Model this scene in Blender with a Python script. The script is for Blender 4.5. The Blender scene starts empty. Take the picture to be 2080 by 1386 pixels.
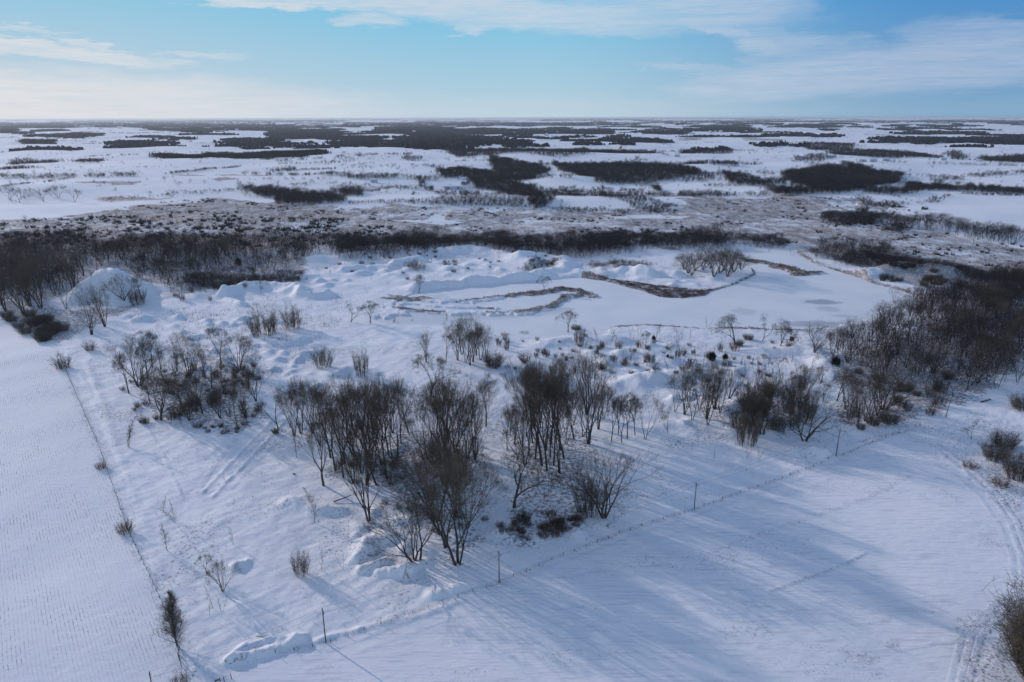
import bpy, math, random, time
import numpy as np
from mathutils import Matrix, Vector
R = math.radians
SC = bpy.context.scene
COL = SC.collection
_t0 = time.time()

# ------------------------------------------------------------------ camera
CH = 120.0                      # drone height in metres
FPX = 1387.0                    # focal length in pixels of a 2080 px wide frame
PITCH, ROLL = R(18.13), R(-0.17)
cam = bpy.data.cameras.new('camera'); cam.sensor_width = 36; cam.lens = 36 * FPX / 2080
cam.clip_start = 1; cam.clip_end = 200000
camo = bpy.data.objects.new('camera', cam); COL.objects.link(camo)
CM = Matrix.Rotation(R(90) - PITCH, 4, 'X') @ Matrix.Rotation(ROLL, 4, 'Z')
camo.matrix_world = Matrix.Translation((0, 0, CH)) @ CM
SC.camera = camo

# ------------------------------------------------------------------ light and exposure
SUN_AZ, SUN_EL = R(-52.0), R(17.0)          # azimuth clockwise from +Y (the view direction)
SUN_STRENGTH, SKY_STRENGTH, EXPOSURE = 2.0, 0.15, 0.42
HAZE = 3.0e-5
SC.view_settings.view_transform = 'Standard'; SC.view_settings.look = 'None'
SC.view_settings.exposure = EXPOSURE; SC.view_settings.gamma = 1
SC.render.engine = 'CYCLES'
SC.cycles.use_denoising = True
SC.cycles.max_bounces = 5; SC.cycles.diffuse_bounces = 2; SC.cycles.glossy_bounces = 1
SC.cycles.transmission_bounces = 1; SC.cycles.volume_bounces = 0; SC.cycles.transparent_max_bounces = 4
SC.cycles.caustics_reflective = False; SC.cycles.caustics_refractive = False
S = Vector((math.sin(SUN_AZ) * math.cos(SUN_EL), math.cos(SUN_AZ) * math.cos(SUN_EL), math.sin(SUN_EL)))
sl = bpy.data.lights.new('sun', 'SUN'); sl.energy = SUN_STRENGTH; sl.angle = R(0.6); sl.color = (1.0, 0.86, 0.80)
slo = bpy.data.objects.new('sun', sl); COL.objects.link(slo)
slo.rotation_euler = S.to_track_quat('Z', 'Y').to_euler(); slo.location = (0, 0, 500)


class NT:
    """small helper for building node trees"""
    def __init__(s, tree): s.t = tree; s.n = tree.nodes; s.l = tree.links
    def new(s, kind, **kw):
        n = s.n.new(kind)
        for k, v in kw.items(): setattr(n, k, v)
        return n
    def put(s, sock, v):
        if v is None: return
        if isinstance(v, bpy.types.NodeSocket): s.l.new(v, sock)
        elif isinstance(v, bpy.types.Node): s.l.new(v.outputs[0], sock)
        else: sock.default_value = v
    def m(s, op, a, b=None, c=None, clamp=False):
        n = s.new('ShaderNodeMath', operation=op, use_clamp=clamp)
        for i, v in enumerate((a, b, c)): s.put(n.inputs[i], v)
        return n.outputs[0]
    def ramp(s, v, a, b, lo=0.0, hi=1.0, smooth=True):
        n = s.new('ShaderNodeMapRange', interpolation_type='SMOOTHSTEP' if smooth else 'LINEAR')
        for i, x in enumerate((v, a, b, lo, hi)): s.put(n.inputs[i], x)
        return n.outputs[0]
    def mix(s, f, a, b):
        n = s.new('ShaderNodeMix', data_type='RGBA')
        s.put(n.inputs[0], f); s.put(n.inputs[6], a); s.put(n.inputs[7], b)
        return n.outputs[2]
    def noise(s, vec, scale, detail=3, rough=0.5, dist=0.0):
        n = s.new('ShaderNodeTexNoise'); s.put(n.inputs['Vector'], vec)
        n.inputs['Scale'].default_value = scale; n.inputs['Detail'].default_value = detail
        n.inputs['Roughness'].default_value = rough; n.inputs['Distortion'].default_value = dist
        return n.outputs[0]
    def mapping(s, vec, rot=(0, 0, 0), scale=(1, 1, 1), loc=(0, 0, 0)):
        n = s.new('ShaderNodeMapping'); s.put(n.inputs[0], vec)
        n.inputs[1].default_value = loc; n.inputs[2].default_value = rot; n.inputs[3].default_value = scale
        return n.outputs[0]
    def xyz(s, x, y, z=0.0):
        n = s.new('ShaderNodeCombineXYZ')
        for i, v in enumerate((x, y, z)): s.put(n.inputs[i], v)
        return n.outputs[0]


def RGB(r, g, b): return (r, g, b, 1.0)


def pxdir(px, py):
    d = CM.to_3x3() @ Vector(((px - 1040) / FPX, (693 - py) / FPX, -1.0))
    return d.normalized()


def azel(px, py):
    d = pxdir(px, py)
    return math.atan2(d.x, d.y), math.asin(d.z)


# ------------------------------------------------------------------ sky
W = bpy.data.worlds.new('World'); SC.world = W; W.use_nodes = True
wt = NT(W.node_tree)
bg = W.node_tree.nodes['Background']
sky = wt.new('ShaderNodeTexSky', sky_type='NISHITA', sun_disc=False, sun_elevation=SUN_EL, sun_rotation=SUN_AZ % (2 * math.pi),
             altitude=300, air_density=1.0, dust_density=0.3, ozone_density=1.5)
tc = wt.new('ShaderNodeTexCoord')
sx = wt.new('ShaderNodeSeparateXYZ'); wt.put(sx.inputs[0], tc.outputs['Generated'])
az = wt.m('MULTIPLY', wt.m('ARCTAN2', sx.outputs[0], sx.outputs[1]), 57.2958)
el = wt.m('MULTIPLY', wt.m('ARCSINE', sx.outputs[2]), 57.2958)
sv = wt.xyz(az, el)
warp1 = wt.m('SUBTRACT', wt.noise(wt.mapping(sv, scale=(0.16, 0.7, 1)), 1.0, 5, 0.62), 0.5)
warp2 = wt.m('SUBTRACT', wt.noise(wt.mapping(sv, scale=(0.5, 2.6, 1), loc=(7, 3, 0)), 1.0, 4, 0.6), 0.5)
elw = wt.m('ADD', el, wt.m('ADD', wt.m('MULTIPLY', warp1, 1.6), wt.m('MULTIPLY', warp2, 0.85)))
azw = wt.m('ADD', az, wt.m('MULTIPLY', warp1, 9.0))
streak = wt.noise(wt.mapping(sv, scale=(0.13, 1.9, 1), rot=(0, 0, R(-4)), loc=(3, 9, 0)), 1.0, 6, 0.66)
fine = wt.ramp(wt.noise(wt.mapping(sv, scale=(0.5, 5.0, 1), rot=(0, 0, R(-6)), loc=(1, 4, 0)), 1.0, 5, 0.7), 0.3, 0.6, 0.78, 1.0)
streak = wt.m('MULTIPLY', wt.ramp(streak, 0.25, 0.60, 0.5, 1.0), fine)
CLOUDS = [  # px, py, half width, half height (photo px), tilt deg (down to the right +), strength
    (60, 214, 780, 62, 1.5, .95), (120, 178, 560, 34, 1.0, .6), (100, 105, 215, 15, 4, .9), (195, 89, 75, 7, 5, .7), (300, 128, 60, 5, 2, .6),
    (412, 113, 72, 6, 3, .5), (28, 58, 80, 6, 2, .6), (560, 3, 330, 13, 1, .9), (900, 12, 420, 28, 3, .9), (1150, 32, 330, 34, 2, .8),
    (745, 42, 72, 13, 0, .75), (948, 57, 62, 11, 0, .75), (1180, 58, 240, 13, 3, .5), (1420, 20, 220, 36, 3, .75), (1470, 64, 150, 24, 22, .7),
    (1680, 152, 290, 42, -6, .85), (1930, 130, 300, 48, -4, .85), (1970, 78, 125, 34, 4, .65), (1620, 95, 160, 40, 10, .55),
    (1400, 140, 110, 11, 6, .45), (1535, 122, 40, 7, 0, .4), (1560, 20, 120, 22, 8, .35), (1500, 185, 160, 16, -3, .4), (1900, 215, 500, 20, 0, .15),
    (900, 225, 900, 28, 0, .35)]
tot = None
for (cx, cy, rx, ry, tilt, st) in CLOUDS:
    a0, e0 = azel(cx, cy); a0, e0 = math.degrees(a0), math.degrees(e0)
    kx = 1 / (rx / FPX * 57.3); ky = 1 / (ry / FPX * 57.3)
    dx = wt.m('SUBTRACT', azw, a0); dy = wt.m('SUBTRACT', elw, e0)
    dy = wt.m('MULTIPLY_ADD', dx, math.tan(R(tilt)), dy)
    r2 = wt.m('ADD', wt.m('POWER', wt.m('ABSOLUTE', wt.m('MULTIPLY', dx, kx)), 2.0), wt.m('POWER', wt.m('ABSOLUTE', wt.m('MULTIPLY', dy, ky)), 2.0))
    g = wt.ramp(r2, 1.25, 0.1, 0.0, st)
    tot = g if tot is None else wt.m('MAXIMUM', tot, g)
over = wt.m('MULTIPLY', wt.ramp(wt.noise(wt.mapping(sv, scale=(0.03, 0.05, 1)), 1.0, 5, 0.6), 0.42, 0.7, 0, 0.6), wt.ramp(el, 10.0, 18.0))
cl = wt.m('MULTIPLY', wt.m('MAXIMUM', tot, over), streak, clamp=True)
def lin(*c): return tuple(((v / 255 + .055) / 1.055) ** 2.4 / SKY_STRENGTH / 2 ** EXPOSURE for v in c) + (1.0,)
def across(l, m_, r):
    """a colour that changes with the compass direction: left, middle, right of the view"""
    return wt.mix(wt.ramp(az, 0.0, 34.0), wt.mix(wt.ramp(az, -34.0, 0.0), lin(*l), lin(*m_)), lin(*r))
ccol = across((224, 225, 228), (200, 212, 226), (172, 190, 216))
low = wt.mix(wt.ramp(el, 0.0, 7.5, smooth=False), across((204, 212, 222), (186, 208, 220), (128, 168, 199)), across((150, 199, 224), (124, 193, 226), (80, 143, 202)))
skc = wt.new('ShaderNodeMix', data_type='RGBA', blend_type='MULTIPLY'); skc.inputs[0].default_value = 1.0
wt.put(skc.inputs[6], sky); skc.inputs[7].default_value = RGB(0.93, 0.92, 1.00)
blue = wt.mix(wt.m('MULTIPLY', wt.ramp(el, 34.0, 9.0), wt.ramp(wt.m('ABSOLUTE', az), 110.0, 60.0)), skc.outputs[2], low)
wt.put(bg.inputs[0], wt.mix(cl, blue, ccol))
bg.inputs[1].default_value = SKY_STRENGTH

# ------------------------------------------------------------------ noise and terrain
_perm = np.random.RandomState(7).permutation(512)
_ga = np.random.RandomState(8).rand(512) * 2 * np.pi
_gx, _gy = np.cos(_ga), np.sin(_ga)


def pn(x, y, s=0):
    xi = np.floor(x).astype(np.int64); yi = np.floor(y).astype(np.int64)
    xf = x - xi; yf = y - yi
    u = xf * xf * xf * (xf * (xf * 6 - 15) + 10); v = yf * yf * yf * (yf * (yf * 6 - 15) + 10)
    def g(a, b, fx, fy):
        h = _perm[(_perm[(a + s * 37) & 511] + b) & 511]
        return _gx[h] * fx + _gy[h] * fy
    n0 = g(xi, yi, xf, yf) * (1 - u) + g(xi + 1, yi, xf - 1, yf) * u
    n1 = g(xi, yi + 1, xf, yf - 1) * (1 - u) + g(xi + 1, yi + 1, xf - 1, yf - 1) * u
    return (n0 * (1 - v) + n1 * v) * 1.5


def fbm(x, y, o=4, s=0, gain=0.5):
    r = 0; a = 1.0
    for i in range(o):
        r = r + a * pn(x, y, s + i); x = x * 2.03 + 11.3; y = y * 2.03 + 5.7; a *= gain
    return r


def sst(a, b, x):
    t = np.clip((x - a) / (b - a), 0, 1)
    return t * t * (3 - 2 * t)


CM3 = np.array(CM.to_3x3())


def P0(px, py, z=0.0):
    """photo pixel -> world point on the horizontal plane at height z"""
    d = CM3 @ np.array([(px - 1040) / FPX, (693 - py) / FPX, -1.0])
    t = (z - CH) / d[2]
    return np.array([d[0] * t, d[1] * t, z])


def W2(pts): return np.array([P0(*p)[:2] for p in pts])


def sd_seg(x, y, pl, closed=False):
    """distance to a polyline"""
    d = np.full(x.shape, 1e9); n = len(pl)
    for i in range(n if closed else n - 1):
        ax, ay = pl[i]; bx, by = pl[(i + 1) % n]
        ex, ey = bx - ax, by - ay
        t = np.clip(((x - ax) * ex + (y - ay) * ey) / (ex * ex + ey * ey + 1e-9), 0, 1)
        d = np.minimum(d, (x - ax - t * ex) ** 2 + (y - ay - t * ey) ** 2)
    return np.sqrt(d)


def inside(x, y, pl):
    c = np.zeros(x.shape, bool); n = len(pl)
    for i in range(n):
        ax, ay = pl[i]; bx, by = pl[(i + 1) % n]
        if ay == by: continue
        c ^= ((ay > y) != (by > y)) & (x < (bx - ax) * (y - ay) / (by - ay) + ax)
    return c


def sdf(x, y, pl):
    """signed distance, positive inside"""
    return np.where(inside(x, y, pl), 1, -1) * sd_seg(x, y, pl, True)


def near(x, y, pl, pad):
    lo = pl.min(0) - pad; hi = pl.max(0) + pad
    return np.nonzero((x > lo[0]) & (x < hi[0]) & (y > lo[1]) & (y < hi[1]))[0]


LAKE = W2([(858, 590), (900, 584), (1000, 575), (1090, 567), (1175, 562), (1230, 569), (1265, 579), (1300, 588), (1340, 602), (1385, 604), (1430, 599), (1445, 590),
           (1490, 577), (1535, 556), (1532, 546), (1510, 536), (1490, 524), (1500, 508), (1560, 497), (1622, 499), (1618, 512), (1650, 532), (1700, 549),
           (1748, 562), (1775, 575), (1822, 586), (1872, 602), (1880, 618), (1800, 640), (1745, 650), (1700, 661), (1640, 669), (1560, 667), (1500, 660), (1440, 667),
           (1340, 659), (1260, 660), (1225, 672), (1175, 680), (1100, 684), (1020, 684), (960, 672), (900, 662), (800, 658), (770, 650), (755, 640), (800, 634), (780, 625), (830, 600)])
SPIT = [  # ribbons of ground that stand in the lake: polyline, half width, height
    (W2([(780, 605), (850, 606), (900, 610), (960, 611), (1010, 603), (1050, 596), (1100, 594), (1140, 586), (1175, 590), (1200, 601)]), 5.5, 1.6),
    (W2([(800, 622), (830, 628), (900, 634), (1000, 636), (1070, 632), (1115, 623), (1140, 610), (1150, 600), (1190, 597)]), 4.6, 1.3),
    (W2([(790, 612), (900, 622), (940, 624), (1010, 625)]), 2.5, 1.2),
    (W2([(770, 612), (790, 622), (800, 634), (770, 640)]), 8, 2.0),
    (W2([(1500, 526), (1560, 533), (1600, 545), (1625, 556), (1665, 553)]), 5.5, 1.3),
    (W2([(1590, 541), (1630, 552)]), 9, 1.3)]
PEN = W2([(1195, 562), (1260, 545), (1380, 548), (1440, 560), (1500, 540), (1532, 550), (1500, 566), (1440, 588), (1385, 598), (1330, 590), (1260, 576)])
POND2 = W2([(795, 447), (870, 446), (880, 434), (905, 435), (900, 446), (940, 452), (900, 456), (850, 452)])
POND3 = W2([(1270, 437), (1340, 436), (1400, 440), (1380, 444), (1290, 442)])
POND4 = W2([(1673, 414), (1740, 414), (1742, 420), (1700, 422)])

RIDGES = [  # polyline px, half width m, height m
    ([(845, 586), (960, 574), (1060, 566), (1140, 552), (1150, 540)], 9, 5.5),
    ([(1180, 556), (1230, 560), (1290, 553), (1320, 562)], 9, 3.5),
    ([(1290, 560), (1330, 556), (1370, 562)], 8, 3.0),
    ([(620, 530), (700, 524), (790, 512), (860, 516)], 14, 4),
    ([(900, 512), (960, 508), (1030, 518), (1080, 538)], 12, 3.6),
    ([(1050, 530), (1100, 523), (1140, 530)], 10, 5),
    ([(700, 552), (760, 546), (800, 548)], 6, 3),
    ([(800, 543), (850, 540), (930, 548)], 7, 2.5),
    ([(455, 603), (480, 592), (540, 586), (600, 590), (612, 600)], 5.5, 5),
    ([(612, 603), (640, 606), (665, 600)], 5, 4),
    ([(455, 600), (470, 612), (490, 620)], 4, 2.5),
    ([(540, 690), (580, 700), (620, 692)], 4, 1.8),
    ([(560, 715), (600, 722), (640, 715)], 4, 1.6),
    ([(680, 760), (712, 752), (745, 758)], 5, 2.6),
    ([(800, 540), (815, 536), (850, 532)], 6, 4),
    ([(463, 1343), (490, 1334), (530, 1325), (575, 1312), (615, 1296)], 1.5, 1.25),
    ([(470, 1332), (500, 1308), (560, 1298), (600, 1293)], 1.2, .9),
    ([(640, 1300), (700, 1282), (730, 1276)], 1.1, .45),
    ([(730, 1276), (820, 1255), (900, 1235), (920, 1225)], 1.4, .32),
    ([(880, 1208), (940, 1192), (965, 1190)], 2.2, .9),
    ([(725, 1135), (750, 1105), (775, 1090)], 3.0, 1.9), ([(735, 1158), (770, 1150), (785, 1142)], 1.7, 1.5),
    ([(770, 1165), (800, 1160)], 1.6, 1.3), ([(795, 1168), (830, 1160)], 1.7, 1.4), ([(820, 1166), (845, 1150)], 1.8, 1.0),
    ([(585, 1022), (640, 1035), (700, 1040)], 3, 1.5),
    ([(480, 1152), (500, 1145)], 1.8, 1.5),
    ([(1618, 915), (1650, 918), (1670, 922)], 4, 2.4),
    ([(605, 828), (548, 888), (488, 955), (432, 1010)], .9, .36), ([(575, 832), (525, 882), (462, 950), (412, 1000)], .9, .34), ([(150, 730), (215, 870), (285, 1040), (350, 1210)], 1.4, .14),
    ([(175, 735), (200, 800), (235, 900), (260, 960)], 1.8, .3),
    ([(1700, 500), (1800, 540), (1900, 560)], 10, 2.0),
    ([(1760, 560), (1830, 548), (1930, 560)], 12, 5.0),
    ([(1230, 725), (1300, 720), (1360, 735)], 8, 2.5), ([(1100, 700), (1160, 690), (1250, 690)], 8, 2.0),
    ([(1250, 785), (1330, 770), (1400, 760)], 7, 2.2), ([(1560, 720), (1640, 715), (1700, 760)], 9, 2.6),
    ([(1480, 835), (1540, 820), (1600, 825)], 7, 2.2), ([(1330, 870), (1400, 855), (1470, 862)], 4, 1.2)]
RIDGES = [(W2(p), w, h) for p, w, h in RIDGES]
BUMPS = []
_r = random.Random(3)
for zone, n, h0, h1, w0, w1 in (
        ([(250, 640), (420, 630), (640, 660), (660, 720), (540, 760), (300, 760)], 60, .8, 2.2, 2.0, 4.5),
        ([(560, 560), (700, 545), (720, 600), (640, 620)], 16, .8, 2.0, 3, 6),
        ([(1200, 540), (1480, 530), (1520, 555), (1400, 585), (1280, 570)], 34, .8, 2.2, 3, 7),
        ([(700, 510), (1100, 510), (1130, 545), (900, 560), (700, 560)], 60, .7, 2.2, 3, 7),
        ([(1150, 700), (1700, 690), (1700, 800), (1300, 800)], 60, .6, 1.8, 2.5, 6),
        ([(560, 740), (800, 760), (1000, 860), (1100, 1000), (900, 1050), (620, 900)], 46, .4, 1.3, 1.6, 4),
        ([(1340, 800), (1620, 800), (1640, 890), (1380, 890)], 34, .5, 1.6, 2, 4),
        ([(700, 1020), (960, 1060), (960, 1140), (740, 1150)], 24, .4, 1.3, 1.2, 3),
        ([(1000, 1040), (1180, 1020), (1190, 1090), (1010, 1110)], 16, .3, .8, 1.2, 3),
        ([(0, 500), (420, 520), (600, 520), (600, 600), (320, 610)], 50, .8, 2.5, 4, 9)):
    pl = W2(zone); lo, hi = pl.min(0), pl.max(0); k = 0
    while k < n:
        x, y = _r.uniform(lo[0], hi[0]), _r.uniform(lo[1], hi[1])
        if inside(np.array([x]), np.array([y]), pl)[0]:
            BUMPS.append((x, y, _r.uniform(w0, w1), _r.uniform(w0, w1), _r.uniform(h0, h1), _r.uniform(0, 3.14))); k += 1
BXY = np.array([t_[:2] for t_ in BUMPS])
_c = P0(226, 600)
MOUND = (_c[0], _c[1])
FARH = [  # px, py, half width m, half depth m, height m : rolling hills beyond the marsh
    (940, 412, 150, 70, 9), (1260, 412, 140, 60, 6), (1150, 372, 70, 60, 12), (760, 372, 170, 200, 9), (560, 375, 260, 120, 7), (1700, 395, 170, 130, 9),
    (1550, 372, 180, 130, 8), (1250, 332, 350, 200, 10), (980, 345, 240, 160, 8), (700, 315, 500, 260, 12), (300, 335, 420, 200, 8), (170, 392, 220, 80, 6),
    (1400, 350, 250, 160, 7), (1900, 350, 420, 200, 8), (1150, 320, 300, 200, 9), (2020, 440, 120, 70, 6), (1440, 325, 400, 220, 9), (1000, 300, 600, 300, 14), (80, 360, 300, 160, 6),
    (230, 425, 120, 30, 3)]
FARH = [(P0(a, b)[0], P0(a, b)[1], w, d, h) for a, b, w, d, h in FARH]


def height(x, y):
    x = np.asarray(x, float); y = np.asarray(y, float)
    d = np.hypot(x, y)
    far = sst(850, 1700, d)
    z = far * (11 * fbm(x / 560 + 3, y / 460, 3, 1) + 5) + sst(3000, 9000, d) * 7 * fbm(x / 2200, y / 1500, 3, 4)
    nearw = 1 - sst(700, 1100, d)
    z = z + nearw * (0.9 * fbm(x / 90, y / 90, 3, 9))
    # snow relief: wind drifts in the rough ground, nearly flat on fields
    rough = ROUGH(x, y)
    i = np.nonzero(d < 1000)[0] if z.ndim else None
    if i is not None and len(i):
        xs, ys = x[i], y[i]
        u = xs * .79 + ys * .61; v = -xs * .61 + ys * .79
        dr = fbm(u / 7, v / 2.6, 4, 12, .55)
        z[i] += (0.02 + 0.11 * rough[i]) * dr + rough[i] * .30 * fbm(xs / 11, ys / 11, 2, 15)
    for (bx, by, w, dd, h) in FARH:
        j = np.nonzero((abs(x - bx) < 2.6 * w) & (abs(y - by) < 2.6 * dd))[0]
        if len(j): z[j] += h * np.exp(-((x[j] - bx) / w) ** 2 - ((y[j] - by) / dd) ** 2)
    for pl, w, h in RIDGES:
        if len(x) == 1 and not (pl[:, 0].min() - 3 * w < x[0] < pl[:, 0].max() + 3 * w and pl[:, 1].min() - 3 * w < y[0] < pl[:, 1].max() + 3 * w): continue
        j = near(x, y, pl, w * 3)
        if len(j):
            xs, ys = x[j], y[j]
            dd = sd_seg(xs, ys, pl)
            wob = 1 + .38 * fbm(xs / (w * 2.4), ys / (w * 2.4), 4, 20)
            z[j] += h * np.clip(wob, .2, 1.6) * np.exp(-(dd / (w * (.8 + .2 * wob))) ** 2 * 1.3)
    BL = BUMPS if len(x) > 60 else [BUMPS[k] for k in np.nonzero(((BXY[:, 0, None] - x) ** 2 + (BXY[:, 1, None] - y) ** 2).min(1) < 625)[0]]
    for bx, by, wx, wy, h, a in BL:
        rr = 2.4 * max(wx, wy)
        j = np.nonzero((abs(x - bx) < rr) & (abs(y - by) < rr))[0]
        if len(j):
            ca, sa = math.cos(a), math.sin(a)
            u = (x[j] - bx) * ca + (y[j] - by) * sa; v = -(x[j] - bx) * sa + (y[j] - by) * ca
            z[j] += h * np.exp(-((u / wx) ** 2 + (v / wy) ** 2))
    # the big snow covered gravel pile
    mx, my = MOUND
    j = np.nonzero((abs(x - mx) < 60) & (abs(y - my) < 60))[0]
    if len(j):
        u, v = x[j] - mx, y[j] - my
        rr = np.hypot(u, v * 1.1)
        k = 22 * np.clip(1 - rr / 34, 0, 1) ** 1.1 * (1 + .22 * fbm(u / 8, v / 8, 5, 33))
        dig = np.clip(1 - np.hypot((u + 2) / 15, (v + 16) / 15), 0, 1)
        z[j] += np.maximum(np.minimum(k, 19.0) - 9 * dig, 0)
    # ponds
    j = near(x, y, LAKE, 12)
    if len(j):
        xs, ys = x[j], y[j]
        s = sdf(xs, ys, LAKE) + 1.2 * fbm(xs / 6, ys / 6, 3, 40)
        land = np.full(len(j), -1e9)
        for pl, w, h in SPIT:
            land = np.maximum(land, w * (1 + .9 * fbm(xs / 11, ys / 11, 4, 44)) - sd_seg(xs, ys, pl))
        inl = sst(-2.5, 2.5, s)
        top = np.maximum(z[j], .1)
        zl = top * (1 - inl) + -1.8 * inl
        sp = sst(-1.5, 2.2, land)
        z[j] = np.where(s > -3, zl * (1 - sp) + (.35 + .35 * fbm(xs / 4, ys / 4, 3, 46)) * sp, z[j])
    for pl in (POND2, POND3, POND4):
        j = near(x, y, pl, 10)
        if len(j):
            s = sst(-4, 3, sdf(x[j], y[j], pl)); z[j] = z[j] * (1 - s) - 1.6 * s
    return z


FENCE_L = W2([(62, 655), (118, 718), (200, 905), (262, 1080), (330, 1225), (366, 1335), (372, 1386)])
FENCE_R = W2([(560, 1326), (662, 1306), (1014, 1184), (1250, 1088), (1410, 1036), (1690, 930), (1840, 878)])
FIELD_L = W2([(-900, 640), (0, 648), (62, 655), (118, 718), (200, 905), (262, 1080), (330, 1225), (366, 1335), (375, 1500), (-600, 1500)])
FIELD_R = W2([(300, 1400), (560, 1330), (662, 1308), (1014, 1186), (1250, 1090), (1410, 1038), (1690, 932), (1850, 885), (1950, 960), (2060, 1060), (2130, 1160), (1960, 1400), (1960, 1500), (300, 1500)])
MARSH = W2([(-900, 455), (0, 452), (90, 447), (170, 437), (250, 428), (310, 413), (420, 402), (520, 410), (560, 420), (760, 422), (860, 424), (1100, 428), (1300, 434), (1400, 408),
            (1650, 405), (1830, 420), (1900, 470), (2080, 500), (3000, 520), (3000, 560), (2080, 560), (1900, 535), (1640, 505), (1500, 492), (1300, 500), (1000, 500), (700, 500), (0, 505), (-900, 505)])


def ROUGH(x, y):
    r = np.ones(np.shape(x))
    d = np.hypot(x, y)
    r = r * (1 - sst(650, 1000, d))
    for pl in (FIELD_L, FIELD_R):
        j = near(x, y, pl, 5)
        if len(j): r[j] *= 1 - .93 * sst(-2, 3, sdf(x[j], y[j], pl))
    return r


def zat(x, y): return float(height(np.array([x]), np.array([y]))[0])


def P(px, py):
    """photo pixel -> point on the terrain"""
    z = 0.0
    for _ in range(5):
        q = P0(px, py, z); z = .4 * z + .6 * zat(q[0], q[1])
    q = P0(px, py, z)
    return Vector((q[0], q[1], zat(q[0], q[1])))


CMI = np.linalg.inv(CM3)


def Ypx(x, y, z):
    v = CMI @ np.array([x, y, z - CH]); return 693 - FPX * v[1] / -v[2]


def tall(q, top):
    """height in metres of something standing at q whose tip shows at photo row top"""
    lo, hi = 0.0, 60.0
    for _ in range(22):
        m = (lo + hi) / 2
        if Ypx(q[0], q[1], q[2] + m) > top: lo = m
        else: hi = m
    return lo


# ------------------------------------------------------------------ materials
def mat(name, col, rough=.9, spec=.2, var=None, vscale=1.0):
    m = bpy.data.materials.new(name); m.use_nodes = True
    t = NT(m.node_tree); b = m.node_tree.nodes['Principled BSDF']
    b.inputs['Roughness'].default_value = rough; b.inputs['Specular IOR Level'].default_value = spec
    if var:
        c = t.new('ShaderNodeTexCoord')
        f = t.ramp(t.noise(c.outputs['Object'], vscale, 3, .6), .35, .65)
        oi = t.new('ShaderNodeObjectInfo')
        t.put(b.inputs['Base Color'], t.mix(t.m('MULTIPLY_ADD', oi.outputs['Random'], .5, t.m('MULTIPLY', f, .5)), RGB(*col), RGB(*var)))
    else:
        b.inputs['Base Color'].default_value = RGB(*col)
    return m


M = dict(
    bark=mat('bark', (.045, .040, .038), var=(.085, .075, .066), vscale=1.5),
    twig=mat('twigs', (.060, .050, .042), var=(.105, .086, .064), vscale=.6),
    redtwig=mat('red_twigs', (.10, .066, .052), var=(.15, .105, .075), vscale=.6),
    wood=mat('far_woods', (.018, .017, .020), var=(.042, .035, .034), vscale=.02),
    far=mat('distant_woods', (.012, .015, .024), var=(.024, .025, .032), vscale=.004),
    conifer=mat('conifer', (.008, .013, .010), var=(.020, .026, .016), vscale=.3),
    reed=mat('dry_reeds', (.17, .105, .07), var=(.085, .055, .045), vscale=.15),
    weed=mat('dry_weeds', (.12, .09, .075), var=(.07, .05, .045), vscale=.15),
    pole=mat('weathered_wood', (.10, .085, .075), var=(.16, .14, .12), vscale=2),
    steel=mat('galvanised_steel', (.25, .26, .28), rough=.45, var=(.15, .15, .16)),
    dark=mat('dark_timber', (.03, .028, .026), var=(.05, .045, .04)),
    porcelain=mat('insulator', (.35, .36, .38), rough=.3),
    wire=mat('wire', (.08, .08, .085), rough=.5),
    white=mat('pale_cladding', (.42, .46, .52), var=(.50, .53, .58), vscale=.1),
    concrete=mat('concrete', (.45, .45, .46), var=(.36, .36, .38), vscale=.02),
    roofsnow=mat('snowy_roof', (.78, .80, .84)),
    redpaint=mat('barn_red', (.20, .05, .04), var=(.16, .05, .045)),
    glass=mat('window_glass', (.03, .035, .045), rough=.15, spec=.6),
    hide=mat('cattle_hide', (.02, .018, .016)))


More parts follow.
